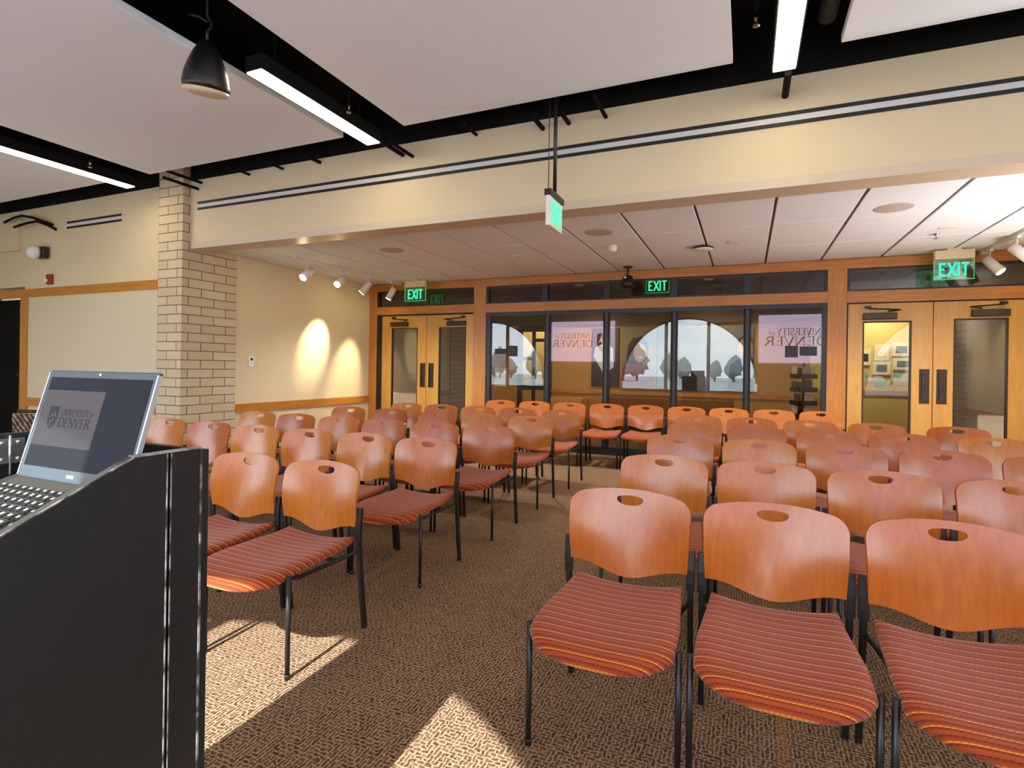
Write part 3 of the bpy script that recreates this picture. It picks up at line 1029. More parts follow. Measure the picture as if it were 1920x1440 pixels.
for k, (x, lab) in enumerate(((-3.07, 'black duct in the gap right of the black bell speaker'), (-6.72, 'black duct in the gap above the brick pier'), (0.48, 'black duct in the gap beside the top right strip light'))):
    m = MB()
    m.cyl((0, -0.9, 0), (0, 4.3, 0), 0.06, seg=16)
    o = m.build('ceiling_duct', M['duct'])
    o.location = (x, 0, 3.80)
    tag(o, lab, 'duct', 'black ducts above the panels')

# conduits that run under the black edge into the header wall
for k, (x, z, rr, y0, lab) in enumerate((
        (-3.30, 3.53, 0.022, 4.38, 'black conduit entering the wall below the lit strip beside the bell speaker'),
        (-3.18, 3.50, 0.018, 4.38, 'thinner black conduit just right of the one below the lit strip'),
        (-1.76, 3.56, 0.022, 4.46, 'black conduit stub just left of the hanging sign pole'),
        (-1.51, 3.57, 0.020, 4.46, 'black conduit stub just right of the hanging sign pole'),
        (-1.17, 3.57, 0.018, 4.35, 'small black conduit stub second right of the sign pole'),
        (0.25, 3.50, 0.026, 4.38, 'thick black conduit below the top right strip light'),
        (-6.36, 3.53, 0.018, 4.30, 'black conduit at the top of the brick pier'),
        (-6.30, 3.60, 0.018, 4.30, 'upper black conduit at the top of the brick pier'),
        (-4.40, 3.60, 0.02, 4.45, 'black hanger stub on the wall edge, nearest the bell speaker'),
        (-4.95, 3.60, 0.016, 4.45, 'black hanger stub on the wall edge, middle of three'),
        (-5.48, 3.60, 0.016, 4.45, 'black hanger stub on the wall edge, nearest the brick pier'),
        (-2.45, 3.61, 0.016, 4.45, 'black hanger stub between the lit strip and the sign pole'))):
    m = MB()
    m.cyl((0, y0, 0), (0, YW, 0), rr, seg=12)
    o = m.build('conduit', M['black'])
    o.location = (x, 0, z)
    tag(o, lab, 'pipe', 'black conduits under the ceiling edge')
for pts, lab in (([(-10.42, 4.60, 3.44), (-10.15, 4.60, 3.49), (-9.95, 4.60, 3.50), (-9.70, 4.62, 3.45), (-9.50, 4.68, 3.38), (-9.44, 4.748, 3.35)], 'upper black cable bending into the wall at far left'),
                 ([(-10.15, 4.60, 3.345), (-9.85, 4.60, 3.375), (-9.60, 4.62, 3.39), (-9.44, 4.68, 3.33), (-9.36, 4.748, 3.27)], 'lower black cable bending into the wall at far left')):
    m = MB()
    m.tube(pts, 0.018, 8)
    tag(m.build('ceiling_cable', M['black']), lab, 'cable', 'black cables at the far left')

for x, lab in ((-3.21, 'small metal sprinkler head near the lit strip by the bell speaker'), (0.03, 'small metal sprinkler head left of the top right strip light'), (-6.87, 'small metal sprinkler head near the far left strip light')):
    t = thing('sprinkler', lab, 'sprinkler', (x, 3.80, 3.57), 0, 'sprinkler heads in the ceiling gaps')
    m = MB()
    m.cyl((0, 0, 0.05), (0, 0, ZD - 3.57), 0.012, seg=10)
    m.build('pipe', M['black'], t)
    m = MB()
    m.lathe([(0.006, -0.03), (0.022, -0.028), (0.022, -0.022), (0.006, -0.02), (0.008, 0.0), (0.016, 0.02), (0.014, 0.05)], (0, 0, 0), 14)
    m.build('head', M['brass'], t)

# hanging bell speaker
t = thing('hanging_speaker', 'black bell-shaped speaker hanging on a bracket from the ceiling gap', 'speaker', (-3.39, 2.58, 3.20))
TILT = Matrix.Translation((0, 0, 0.335)) @ Matrix.Rotation(math.radians(-15), 4, Vector((-0.6, -0.8, 0))) @ Matrix.Translation((0, 0, -0.335))
m = MB()
m.lathe([(0.145, 0.02), (0.150, 0.05), (0.138, 0.12), (0.118, 0.18), (0.088, 0.25), (0.05, 0.31), (0.022, 0.335)], (0, 0, 0), 40)
bmesh.ops.transform(m.bm, matrix=TILT, verts=m.bm.verts)
m.build('bell_housing', M['blackgloss'], t, True)
m = MB()
m.lathe([(0.010, -0.014), (0.10, -0.012), (0.138, -0.002), (0.145, 0.02)], (0, 0, 0), 40)
bmesh.ops.transform(m.bm, matrix=TILT, verts=m.bm.verts)
m.build('grille', M['soffit'], t, True)
m = MB()
m.tube([(0, 0, 0.33), (0, 0, 0.40), (0.01, 0.02, 0.43), (0.0, 0.03, 0.47), (0, 0, 0.50), (0, 0, ZD - 3.2)], 0.008, 8)
m.tube([(0, 0, 0.46), (-0.06, -0.02, 0.50), (-0.13, -0.04, 0.52)], 0.008, 8)
m.build('hanger', M['bronze'], t)

# linear slot diffusers
for x0, x1, lab in ((-6.36, XR - 0.02, 'long white slot diffuser with two black slots along the header wall'), (-9.10, -7.86, 'short slot diffuser with two black slots on the wall over the board')):
    t = thing('slot_diffuser', lab, 'air vent', (x0, YW, 3.265), 0, 'slot diffusers on the upper wall')
    m = MB()
    m.box(0, -0.004, 0.0, x1 - x0, 0, 0.10)
    m.build('plate', M['slot'], t)
    for z in (-0.003, 0.072):
        box_obj('slot', M['gasket'], t, 0, -0.008, z, x1 - x0, -0.004, z + 0.030)

# hanging exit sign seen on edge
t = thing('hanging_exit_sign', 'white exit sign on a black pole seen nearly edge-on below the header', 'exit sign', (-1.5, 4.40, 2.52))
m = MB()
m.box(-0.035, -0.17, 0, 0.0, 0.17, 0.25, bevel=0.004, seg=1)
m.build('housing', M['white'], t)
m = MB()
m.box(0.0, -0.15, 0.02, 0.004, 0.15, 0.235)
f_ = m.build('face', M['exit_mint'], t)
mt = Matrix(((0, 0, 1, 0.0045), (1, 0, 0, -0.105), (0, 1, 0, 0.055), (0, 0, 0, 1)))
m = MB()
lettering(m, 'EXIT', 0, 0, 0.14, mt, 0.13, 0.13, False, stretch=0.62)
m.build('lettering', M['green'], f_)
m = MB()
m.box(-0.045, -0.175, 0.25, 0.012, 0.175, 0.30)
m.build('canopy', M['blackgloss'], t)
m = MB()
m.cyl((-0.015, 0.0, 0.30), (-0.015, 0.0, ZD - 2.52), 0.016, seg=12)
m.build('pole', M['blackgloss'], t)
m = MB()
m.cyl((-0.05, -0.06, 0.30), (-0.05, -0.06, ZD - 2.52), 0.004, seg=8)
m.build('cable', M['bronze'], t)


# edge-lit exit signs in the bay
def exit_sign(loc, w, label, drop=0.12, mat_plate='exit_plate'):
    t = thing('exit_sign', label, 'exit sign', loc, 0, 'edge-lit exit signs')
    m = MB()
    m.box(-w / 2, -0.035, -0.13, w / 2, 0.035, -0.02, bevel=0.006, seg=1)
    m.box(-w * 0.18, -0.03, -0.02, w * 0.18, 0.03, 0.0)
    m.build('canopy', M['ivory'], t)
    p = box_obj('plate', M[mat_plate], t, -w / 2, -0.006, -0.37, w / 2, 0.006, -0.13)
    e = MB()
    e.box(-w / 2 - 0.004, -0.007, -0.374, w / 2 + 0.004, 0.007, -0.365)
    e.box(-w / 2 - 0.004, -0.007, -0.365, -w / 2, 0.007, -0.13)
    e.box(w / 2, -0.007, -0.365, w / 2 + 0.004, 0.007, -0.13)
    e.build('edge', M['edge_green'], p)
    h = 0.165
    wd = text_width('EXIT', h, 0.76)
    mt = Matrix(((1, 0, 0, -wd / 2), (0, 0, -1, -0.0065), (0, 1, 0, -0.335), (0, 0, 0, 1)))
    l = MB()
    lettering(l, 'EXIT', 0, 0, h, mt, 0.13, 0.13, False, stretch=0.76)
    l.build('lettering', M['green'], p)
    return t


exit_sign((2.27, 8.10, ZA), 0.39, 'glowing green EXIT sign hung before the right-hand double doors')
exit_sign((-5.33, 8.10, ZA), 0.42, 'glowing green EXIT sign hung before the left-hand double doors')
exit_sign((-1.375, 9.30, 2.99), 0.37, 'green EXIT sign in the corridor behind the middle top window')

# track lighting
def track(x, y0, y1, heads, side, label, lab_heads):
    t = thing('track_rail', label, 'track light', (x, 0, ZA), 0, 'track rails')
    m = MB()
    m.box(-0.018, y0, -0.035, 0.018, y1, 0.0, bevel=0.003, seg=1)
    m.build('rail', M['white_metal'], t)
    m = MB()
    m.box(-0.03, y1, -0.05, 0.03, y1 + 0.10, 0.0, bevel=0.004, seg=1)
    m.build('feed_box', M['white_metal'], t)
    for (y, aim, lit), lab in zip(heads, lab_heads):
        h = thing('track_spotlight', lab, 'spotlight', (x, y, ZA - 0.035), 0, 'track spotlights')
        m = MB()
        m.box(-0.016, -0.05, -0.025, 0.016, 0.05, -0.001)
        m.cyl((0, 0, -0.02), (0, 0, -0.13), 0.008, seg=10)
        m.build('stem', M['white_metal'], h)
        piv = Vector((0, 0, -0.15))
        d = (Vector(aim) - (Vector(h.location) + piv)).normalized()
        m = MB()
        a, b = piv - d * 0.06, piv + d * 0.16
        m.cyl(a, b, 0.052, 0.056, seg=24)
        m.build('can', M['white_metal'], h)
        m = MB()
        m.cyl(b + d * 0.0005, b + d * 0.004, 0.046, seg=24)
        m.build('lens', M['spot'] if lit else M['down'], h)
        yield h, h.location + b + d * 0.02, d


def spot(name, loc, d, power, deg, blend=0.5, col=(1.0, 0.82, 0.52), r=0.03):
    l = bpy.data.lights.new(name, 'SPOT')
    l.energy = power
    l.spot_size = math.radians(deg)
    l.spot_blend = blend
    l.color = col
    l.shadow_soft_size = r
    o = bpy.data.objects.new(name, l)
    COL.objects.link(o)
    o.location = loc
    o.rotation_euler = Vector(d).to_track_quat('-Z', 'Y').to_euler()
    return o


LT = [(6.04, (-5.6, 3.5, 0.7), True), (6.74, (-5.5, 4.0, 0.7), True), (7.36, (XL, 7.02, 1.70), True), (8.05, (XL, 7.78, 1.15), True)]
hl = list(track(-5.77, 5.77, 8.18, LT, -1, 'white track rail on the bay ceiling at the left, by the hot spots',
                ['lit white track spotlight nearest the header at the left, lens glowing', 'second lit white track spotlight at the left, lens glowing',
                 'third white track spotlight at the left, turned to the wall', 'fourth white track spotlight, beside the left exit sign']))
RT = [(8.12, (XR, 7.6, 1.5), True), (7.42, (XR, 6.9, 1.7), True), (6.5, (XR, 6.1, 1.6), True)]
hr = list(track(2.62, 5.9, 8.40 - 0.12, RT, 1, 'white track rail on the bay ceiling at the right edge',
                ['white track spotlight right beside the right-hand exit sign', 'white track spotlight at the right edge of the photo', 'white track spotlight just out of frame at the right']))
for (h, p, d), pw, deg in zip(hl, (40, 40, 140, 110), (40, 40, 38, 38)):
    spot('track_lamp', p, d, pw, deg, 0.9)
for (h, p, d) in hr:
    spot('track_lamp', p, d, 90, 38, 0.9)

# ceiling fittings in the bay
for x, y, lab in ((-4.27, 5.92, 'round ceiling speaker grille at the left, near the lit track spotlights'), (-1.51, 5.90, 'round ceiling speaker grille right of the hanging exit sign'), (1.21, 5.93, 'round ceiling speaker grille at the right, in the bright ceiling')):
    m = MB()
    m.lathe([(0.01, -0.007), (0.14, -0.007), (0.155, -0.003), (0.158, 0.0)], (0, 0, 0), 40)
    o = m.build('ceiling_speaker', M['grille'])
    o.location = (x, y, ZA)
    tag(o, lab, 'speaker', 'round ceiling speakers')
for x, y, lab in ((-4.96, 6.86, 'small round downlight above the left double doors'), (-2.87, 6.83, 'small lit downlight left of the smoke detector'), (-0.16, 6.88, 'small lit downlight right of the black-edged disc'), (1.87, 6.91, 'small lit downlight above the right exit sign')):
    t = thing('downlight', lab, 'downlight', (x, y, ZA), 0, 'recessed downlights')
    m = MB()
    m.lathe([(0.052, -0.008), (0.072, -0.006), (0.075, 0.0), (0.052, 0.0)], (0, 0, 0), 32)
    m.build('ring', M['white'], t)
    m = MB()
    m.lathe([(0.005, -0.004), (0.05, -0.004), (0.05, 0.0), (0.005, 0.0)], (0, 0, 0), 32)
    m.build('lamp', M['down'], t)
    spot('downlight_lamp', (x, y, ZA - 0.02), (0, 0, -1), 120, 130, 0.8, (1.0, 0.93, 0.84), 0.05)
m = MB()
m.lathe([(0.01, -0.075), (0.035, -0.07), (0.05, -0.055), (0.055, -0.02), (0.06, -0.015), (0.06, 0.0)], (0, 0, 0), 28)
o = m.build('smoke_detector', M['white'], None, True)
o.location = (-1.52, 6.62, ZA)
tag(o, 'white round smoke detector on the bay ceiling right of the speaker grille', 'smoke detector')
t = thing('access_point', 'flat black-edged white disc hanging just below the bay ceiling', 'wireless unit', (-0.50, 7.0, ZA))
m = MB()
m.lathe([(0.01, -0.05), (0.10, -0.048), (0.115, -0.035)], (0, 0, 0), 32)
m.build('cover', M['white'], t)
m = MB()
m.lathe([(0.115, -0.035), (0.118, -0.02), (0.03, -0.012), (0.03, 0.0)], (0, 0, 0), 32)
m.build('base', M['blackgloss'], t)
t = thing('ceiling_projector', 'small black projector hanging on a pole before the middle top window', 'projector', (-1.62, 8.05, ZA))
m = MB()
m.lathe([(0.06, -0.02), (0.07, 0.0)], (0, 0, 0), 20)
m.cyl((0, 0, -0.02), (0, 0, -0.14), 0.013, seg=10)
m.build('mount', M['blackgloss'], t)
m = MB()
m.lathe([(0.03, -0.33), (0.095, -0.30), (0.11, -0.26), (0.085, -0.20), (0.07, -0.14), (0.03, -0.13)], (0, 0, 0), 24)
m.build('body', M['blackgloss'], t, True)
m = MB()
m.lathe([(0.004, -0.11), (0.022, -0.109), (0.025, -0.095)], (-0.02, -0.0, -0.17), 16, 'Y')
m.build('lens', M['chrome'], t)
t = thing('sprinkler', 'small chrome sprinkler head below the bay ceiling at the right', 'sprinkler', (1.86, 7.19, ZA))
m = MB()
m.lathe([(0.012, -0.055), (0.03, -0.05), (0.008, -0.045), (0.01, -0.02), (0.03, -0.006), (0.032, 0.0)], (0, 0, 0), 16)
m.build('head', M['chrome'], t)

# ------------------------------------------------------------------ wall fittings
t = thing('wall_control', 'white wall control with dark display beside the light switch', 'wall control', (XL, 5.735, 1.30))
m = MB()
m.box(0, -0.045, 0, 0.02, 0.045, 0.15, bevel=0.008)
m.build('case', M['white'], t)
box_obj('display', M['blackgloss'], t, 0.02, -0.02, 0.09, 0.022, 0.02, 0.125)
t = thing('light_switch', 'ivory light switch right of the white wall control', 'switch', (XL, 5.875, 1.295))
box_obj('plate', M['ivory'], t, 0, -0.036, 0, 0.006, 0.036, 0.115, bevel=0.002)
box_obj('toggle', M['ivory'], t, 0.006, -0.006, 0.045, 0.014, 0.006, 0.07)
for y, lab in ((7.87, 'ivory outlet plate under the hot spots, first from the left'), (8.03, 'ivory outlet plate under the hot spots, middle one'), (8.185, 'ivory outlet plate under the hot spots, next to the wood frame')):
    t = thing('wall_outlet', lab, 'outlet', (XL, y, 1.185), 0, 'outlet plates')
    box_obj('plate', M['ivory'], t, 0, -0.034, 0, 0.006, 0.034, 0.115, bevel=0.002)
    for z in (0.025, 0.068):
        box_obj('socket', M['grille'], t, 0.006, -0.012, z, 0.008, 0.012, z + 0.022)
t = thing('fire_alarm', 'small red fire alarm with white strobe above the board rail', 'fire alarm', (-9.47, YW, 2.47))
box_obj('housing', M['red'], t, -0.055, -0.05, 0, 0.055, 0, 0.15, bevel=0.008)
box_obj('strobe', M['white'], t, -0.06, -0.07, 0.035, 0.0, -0.05, 0.075, bevel=0.005)
t = thing('wall_speaker', 'white rounded wall unit with a black back high on the far left wall', 'wall unit', (-9.62, YW, 2.94))
m = MB()
m.lathe([(0.004, -0.085), (0.06, -0.075), (0.095, -0.045), (0.108, 0.0), (0.108, 0.03)], (-0.05, -0.13, 0), 32, 'Y')
m.build('cover', M['white'], t, True)
m = MB()
m.box(-0.08, -0.10, -0.085, 0.11, -0.02, 0.085, bevel=0.01)
m.box(-0.03, -0.02, -0.04, 0.05, 0.0, 0.04)
m.build('back_box', M['blackgloss'], t)
m = MB()
m.box(-10.03, YW - 0.014, 0.785, -6.95, YW, 2.30)
tag(m.build('tack_board', M['board']), 'large tan tack board between the wood rails on the left wall', 'board')

# projected slides on the wall behind the camera (seen mirrored in the glass)
for x0, x1, z0, z1, lab in ((-6.37, -4.04, 1.58, 2.94, 'projection screen with university slide, mirrored in the left window pane'), (0.33, 3.0, 1.59, 3.02, 'projection screen with university slide, mirrored in the right window pane')):
    w, h = x1 - x0, z1 - z0
    t = thing('projection_screen', lab, 'screen', (x0, YI, z0), 0, 'projection screens')
    box_obj('case', M['white'], t, -0.04, 0, h, w + 0.04, 0.07, h + 0.09)
    p = box_obj('sheet', M['proj'], t, 0, 0.03, 0, w, 0.04, h)
    mt = Matrix(((-1, 0, 0, w), (0, 0, 1, 0.041), (0, 1, 0, 0), (0, 0, 0, 1)))   # faces into the room
    l = MB()
    th = w * 0.10
    s1 = w * 0.62 / text_width('DENVER', th)
    lettering(l, 'DENVER', w * 0.32, h * 0.36, th, mt, 0.15, 0.07, True, stretch=s1)
    th2 = w * 0.078
    s2 = w * 0.50 / text_width('UNIVERSITY', th2)
    xe = lettering(l, 'UNIVERSITY', w * 0.32, h * 0.575, th2, mt, 0.12, 0.06, True, stretch=s2)
    lettering(l, 'of', xe + w * 0.015, h * 0.58, th2 * 0.9, mt, 0.1, 0.07, False)
    l.build('lettering', M['proj_ink'], p)
    l = MB()
    shield(l, w * 0.17, h * 0.46, w * 0.18, h * 0.48, mt)
    l.build('shield', M['proj_shield'], p)
    l = MB()
    shield_mark(l, w * 0.17, h * 0.46, w * 0.18, h * 0.48, mt)
    l.build('shield_mark', M['proj'], p)

# ------------------------------------------------------------------ things in the corridor
def poster(name, label, x0, x1, z0, z1, base, y=YC):
    t = thing(name, label, 'poster', ((x0 + x1) / 2, y, z0))
    w, h = x1 - x0, z1 - z0
    box_obj('backing', base, t, -w / 2, -0.03, 0, w / 2, 0, h)
    return t, w, h


def oval(mb, cx, cz, rx, rz, y, seg=28):
    mb.bm.faces.new([mb.bm.verts.new((cx + rx * math.cos(2 * PI * k / seg), y, cz + rz * math.sin(2 * PI * k / seg))) for k in range(seg)])


def poly(mb, pts, y):
    mb.bm.faces.new([mb.bm.verts.new((p[0], y, p[1])) for p in pts])


t, w, h = poster('portrait_poster', 'dark poster of a person in a white coat behind the second window pane', -2.93, -2.36, 0.98, 2.17, M['poster_dark'])
m = MB(); poly(m, [(-.24, .62), (-.20, .80), (-.06, .86), (.06, .86), (.16, .78), (.18, .40), (-.02, .25)], -0.032); m.build('printed_coat', M['coat'], t)
m = MB(); oval(m, -.02, .97, .085, .12, -0.033); m.build('printed_face', M['skin'], t)
m = MB(); oval(m, -.02, 1.03, .095, .08, -0.0325); m.build('printed_hair', M['hair'], t)
t, w, h = poster('portrait_poster', 'olive poster of a dark-haired smiling person behind the third window pane', -2.31, -1.62, 0.95, 2.18, M['poster_olive'])
m = MB(); poly(m, [(-.33, .0), (-.33, .42), (-.16, .52), (.12, .50), (.30, .36), (.33, 0)], -0.032); m.build('printed_jacket', M['maroon'], t)
m = MB(); poly(m, [(-.24, .50), (-.22, .85), (-.12, 1.02), (.06, 1.05), (.18, .92), (.18, .62), (.05, .50)], -0.0325); m.build('printed_hair', M['hair'], t)
m = MB(); oval(m, .02, .72, .12, .19, -0.033); m.build('printed_face', M['skin'], t)
m = MB(); poly(m, [(-.03, .63), (.02, .61), (.09, .63), (.03, .655)], -0.034); m.build('printed_smile', M['coat'], t)
t, w, h = poster('portrait_poster', 'wide grey poster with two figures, behind the middle window panes', -1.60, 0.12, 0.95, 2.17, M['poster_grey'])
m = MB(); poly(m, [(.42, 0), (.46, .5), (.62, .62), (.86, .62), (.86, 0)], -0.032); m.build('printed_jacket', M['poster_dark'], t)
m = MB(); oval(m, .72, .82, .12, .18, -0.033); m.build('printed_face', M['skin'], t)
m = MB(); oval(m, .72, .93, .135, .11, -0.0325); m.build('printed_hair', M['hair'], t)
m = MB(); poly(m, [(-.52, 0), (-.52, .26), (-.45, .36), (-.2, .36), (-.12, .26), (-.12, 0)], -0.032); m.build('printed_bag', M['hair'], t)
t, w, h = poster('notice_poster', 'tall yellow and cream notice at the right edge of the last pane', 1.04, 1.36, 1.04, 2.15, M['ypaper'])
box_obj('cream_panel', M['paper'], t, -0.16, -0.034, 0.54, 0.10, -0.03, 1.11)
for k in range(5):
    box_obj('printed_line', M['poster_dark'], t, 0.0, -0.032, 0.10 + k * 0.085, 0.05, -0.03, 0.12 + k * 0.085)

for x0, x1, z0, z1, lab in ((0.49, 0.65, 1.54, 1.70, 'square black placard on the right window pane'), (0.67, 0.88, 1.565, 1.69, 'oblong black placard right of the square one on the glass'),
                            (-3.95, -3.71, 1.57, 1.66, 'oblong black placard on the left window pane'), (-3.70, -3.53, 1.53, 1.71, 'square black placard right of the oblong one on the left pane')):
    m = MB()
    m.box(-(x1 - x0) / 2, 0, 0, (x1 - x0) / 2, 0.004, z1 - z0)
    o = m.build('glass_placard', M['placard'])
    o.location = ((x0 + x1) / 2, YB + 0.0558, z0)
    tag(o, lab, 'placard', 'placards stuck on the glass')

t = thing('leaflet_rack', 'spinner rack full of leaflets behind the right window pane', 'leaflet rack', (0.80, 9.35, 0))
m = MB()
m.cyl((0, 0, 0.03), (0, 0, 1.5), 0.02, seg=10)
m.lathe([(0.22, 0.0), (0.22, 0.02), (0.03, 0.04)], (0, 0, 0), 24)
m.build('stand', M['blackgloss'], t)
rnd = random.Random(5)
m = MB()
for k in range(5):
    z = 0.45 + k * 0.2
    for a in range(4):
        mt = Matrix.Rotation(a * PI / 2 + 0.5, 4, 'Z')
        m.box(-0.11, -0.15, z, 0.11, -0.13, z + 0.06, rot=mt)
        m.box(-0.11, -0.15, z - 0.01, 0.11, -0.02, z, rot=mt)
m.build('pockets', M['blackgloss'], t)
for k in range(5):
    for a in range(4):
        z = 0.45 + k * 0.2
        mt = Matrix.Rotation(a * PI / 2 + 0.5, 4, 'Z')
        dx = rnd.uniform(-0.03, 0.03)
        m = MB()
        m.box(-0.07 + dx, -0.128, z, 0.06 + dx, -0.112, z + rnd.uniform(0.13, 0.18), rot=mt)
        m.build('leaflet', M['leaflet_a'] if rnd.random() < 0.6 else M['leaflet_b'], t)

t = thing('corridor_bench', 'brown patterned upholstered bench against the corridor wall', 'bench', (-1.35, YC - 0.42, 0))
m = MB(); m.box(-1.15, -0.25, 0.28, 1.15, 0.33, 0.45, bevel=0.03); m.build('seat', M['wicker'], t)
m = MB(); m.box(-1.15, 0.20, 0.45, 1.15, 0.34, 0.80, bevel=0.03); m.build('backrest', M['wicker'], t)
for x in (-1.05, 1.05):
    for y in (-0.2, 0.28):
        box_obj('leg', M['brown'], t, x - 0.03, y - 0.03, 0, x + 0.03, y + 0.03, 0.285)
t = thing('side_cabinet', 'low tan cabinet left of the brown bench in the corridor', 'cabinet', (-3.35, YC - 0.25, 0))
box_obj('body', M['door_wood'], t, -0.35, -0.2, 0, 0.35, 0.2, 0.74)
box_obj('door', M['door_wood'], t, -0.32, -0.215, 0.06, 0.32, -0.2, 0.70)

# framed pictures and dot stickers on the yellow wall
for x0, x1, z0, z1, inner, lab in ((2.27, 2.52, 1.57, 1.89, 'paper', 'pale framed picture, top left of the yellow wall group'), (2.56, 2.86, 1.66, 1.92, 'photo', 'framed grey photograph, top right of the yellow wall group'),
                                   (2.25, 2.54, 1.30, 1.56, 'photo', 'framed grey photograph, bottom left of the yellow wall group'), (2.58, 2.88, 1.40, 1.63, 'photo', 'framed grey photograph, bottom right of the yellow wall group'),
                                   (2.04, 2.21, 1.48, 1.78, 'poster_dark', 'framed dark picture, leftmost of the yellow wall group')):
    t = thing('framed_picture', lab, 'picture', ((x0 + x1) / 2, 12.5, z0), 0, 'framed pictures on the yellow wall')
    w, h = x1 - x0, z1 - z0
    box_obj('frame', M['paper'], t, -w / 2, -0.03, 0, w / 2, 0, h, bevel=0.006)
    box_obj('print', M[inner], t, -w * 0.3, -0.034, h * 0.26, w * 0.3, -0.03, h * 0.76)
for k, (x, z, rr, lab) in enumerate(((2.12, 1.30, 0.06, 'pale teal dot sticker below the leftmost yellow wall picture'), (2.38, 1.14, 0.09, 'large teal dot sticker low on the yellow wall'), (2.66, 1.27, 0.075, 'teal dot sticker below the bottom right yellow wall picture'),
                         (2.22, 1.17, 0.03, 'tiny teal dot sticker left of the large one'), (2.56, 1.16, 0.035, 'tiny teal dot sticker right of the large one'), (2.84, 1.19, 0.04, 'small dark teal dot sticker at the pane edge'))):
    m = MB()
    m.cyl((0, 0, 0), (0, -0.004, 0), rr, seg=24)
    o = m.build('dot_sticker', M['teal'])
    o.location = (x, 12.5, z)
    tag(o, lab, 'sticker', 'dot stickers on the yellow wall')

# corridor lamps
for x, y, p, col, lab in ((-2.9, 9.9, 70, (1, .80, .5), 'small downlight in the corridor ceiling, left'), (-0.6, 9.9, 70, (1, .80, .5), 'small downlight in the corridor ceiling, right'),
                     (2.3, 11.8, 66, (1, .90, .66), 'small downlight in front of the yellow wall'), (-4.5, 11.8, 44, (1, .92, .72), 'small downlight behind the dark framed corridor screen')):
    t = thing('corridor_downlight', lab, 'downlight', (x, y, 2.9), 0, 'corridor downlights')
    m = MB()
    m.lathe([(0.062, -0.008), (0.085, -0.006), (0.09, 0.0), (0.062, 0.0)], (0, 0, 0), 28)
    m.build('ring', M['white'], t)
    m = MB()
    m.lathe([(0.005, -0.004), (0.06, -0.004), (0.06, 0.0), (0.005, 0.0)], (0, 0, 0), 28)
    m.build('lamp', M['down'], t)
    spot('corridor_lamp', (x, y, 2.87), (0, 0, -1), p, 150, 0.6, col, 0.06)

# ------------------------------------------------------------------ chair
def backrest_bm():
    """curved plywood back: wide at the shoulders, dished, with a lens-shaped hand hole"""
    bm = bmesh.new()
    W = 0.250
    hw = 0.056
    edge_part = [hw + (W - hw) * (0.5 - 0.5 * math.cos(PI * k / 20)) for k in range(21)]
    mid_part = [hw * math.sin(PI / 2 * k / 8) for k in range(-8, 9)]
    us = sorted({round(x / W, 6) for x in [-x for x in edge_part] + mid_part + edge_part})

    def ztop(u):
        x = abs(u) * W
        z = 0.838 - 0.030 * (x / W) ** 2.2
        r = 0.048
        if x > W - r:
            z -= r - math.sqrt(max(0, r * r - (x - (W - r)) ** 2))
        return z

    def zbot(u):
        a = abs(u)
        s = 0.5 - 0.5 * math.cos(PI * min(1, a / 0.92))
        return 0.487 + 0.045 * s

    def holes(u):
        x = abs(u) * W
        zc = 0.797
        if x >= hw:
            zc = min(zc, zbot(u) + (ztop(u) - zbot(u)) * 0.86)
            return zc, zc
        q = math.sqrt(1 - (x / hw) ** 2)
        return zc - 0.026 * q ** 0.8, zc + 0.014 * q ** 0.8

    def pos(u, z):
        f = (z - 0.487) / 0.351
        wid = 1.0 - 0.05 * (1 - f) ** 1.5 + 0.0 * f
        if f < 0.5:
            wid -= 0.0
        x = u * W * wid
        y = 0.185 + 0.055 * f + 0.02 * f * f
        dish = 0.050 - 0.014 * f
        y -= dish * u * u
        y += 0.055 * math.exp(-((f - 0.0) / 0.36) ** 2) * (abs(u) ** 1.5)   # the lower corners sweep back to the uprights
        return Vector((x, y, z))

    n1, n2 = 14, 5
    grid = []
    for u in us:
        a, b = holes(u)
        zb, zt = zbot(u), ztop(u)
        colm = [bm.verts.new(pos(u, zb + (a - zb) * k / n1)) for k in range(n1 + 1)]
        up = [bm.verts.new(pos(u, b + (zt - b) * k / n2)) for k in range(n2 + 1)]
        grid.append((colm, up))
    for (A, AU), (B, BU) in zip(grid, grid[1:]):
        for k in range(n1):
            bm.faces.new((A[k], B[k], B[k + 1], A[k + 1]))
        for k in range(n2):
            bm.faces.new((AU[k], BU[k], BU[k + 1], AU[k + 1]))
    bmesh.ops.remove_doubles(bm, verts=bm.verts, dist=1e-5)
    for f in [f for f in bm.faces if f.calc_area() < 1e-12]:
        bm.faces.remove(f)
    front = list(bm.faces)
    for f in front:
        f.normal_update()
        if f.normal.y > 0:
            f.normal_flip()
    bm.normal_update()
    edge = [e for e in bm.edges if len(e.link_faces) == 1]
    back = {}
    for v in list(bm.verts):
        n = v.normal if v.normal.length > 0.5 else Vector((0, -1, 0))
        n = Vector((n.x, n.y, n.z * 0.5)).normalized()
        back[v] = bm.verts.new(v.co - n * 0.012)
    for f in front:
        bm.faces.new([back[v] for v in reversed(f.verts)])
    for e in edge:
        a, b = e.verts
        bm.faces.new((a, b, back[b], back[a]))
    return bm


def finish(bm, name, mat, parent, angle=40):
    bmesh.ops.recalc_face_normals(bm, faces=bm.faces)
    for f in bm.faces:
        f.smooth = True
    for e in bm.edges:
        if len(e.link_faces) == 2 and e.calc_face_angle(0) > math.radians(angle):
            e.smooth = False
    me = bpy.data.meshes.new(name)
    bm.to_mesh(me)
    bm.free()
    me.materials.append(mat)
    o = bpy.data.objects.new(name, me)
    COL.objects.link(o)
    o.parent = parent
    return o


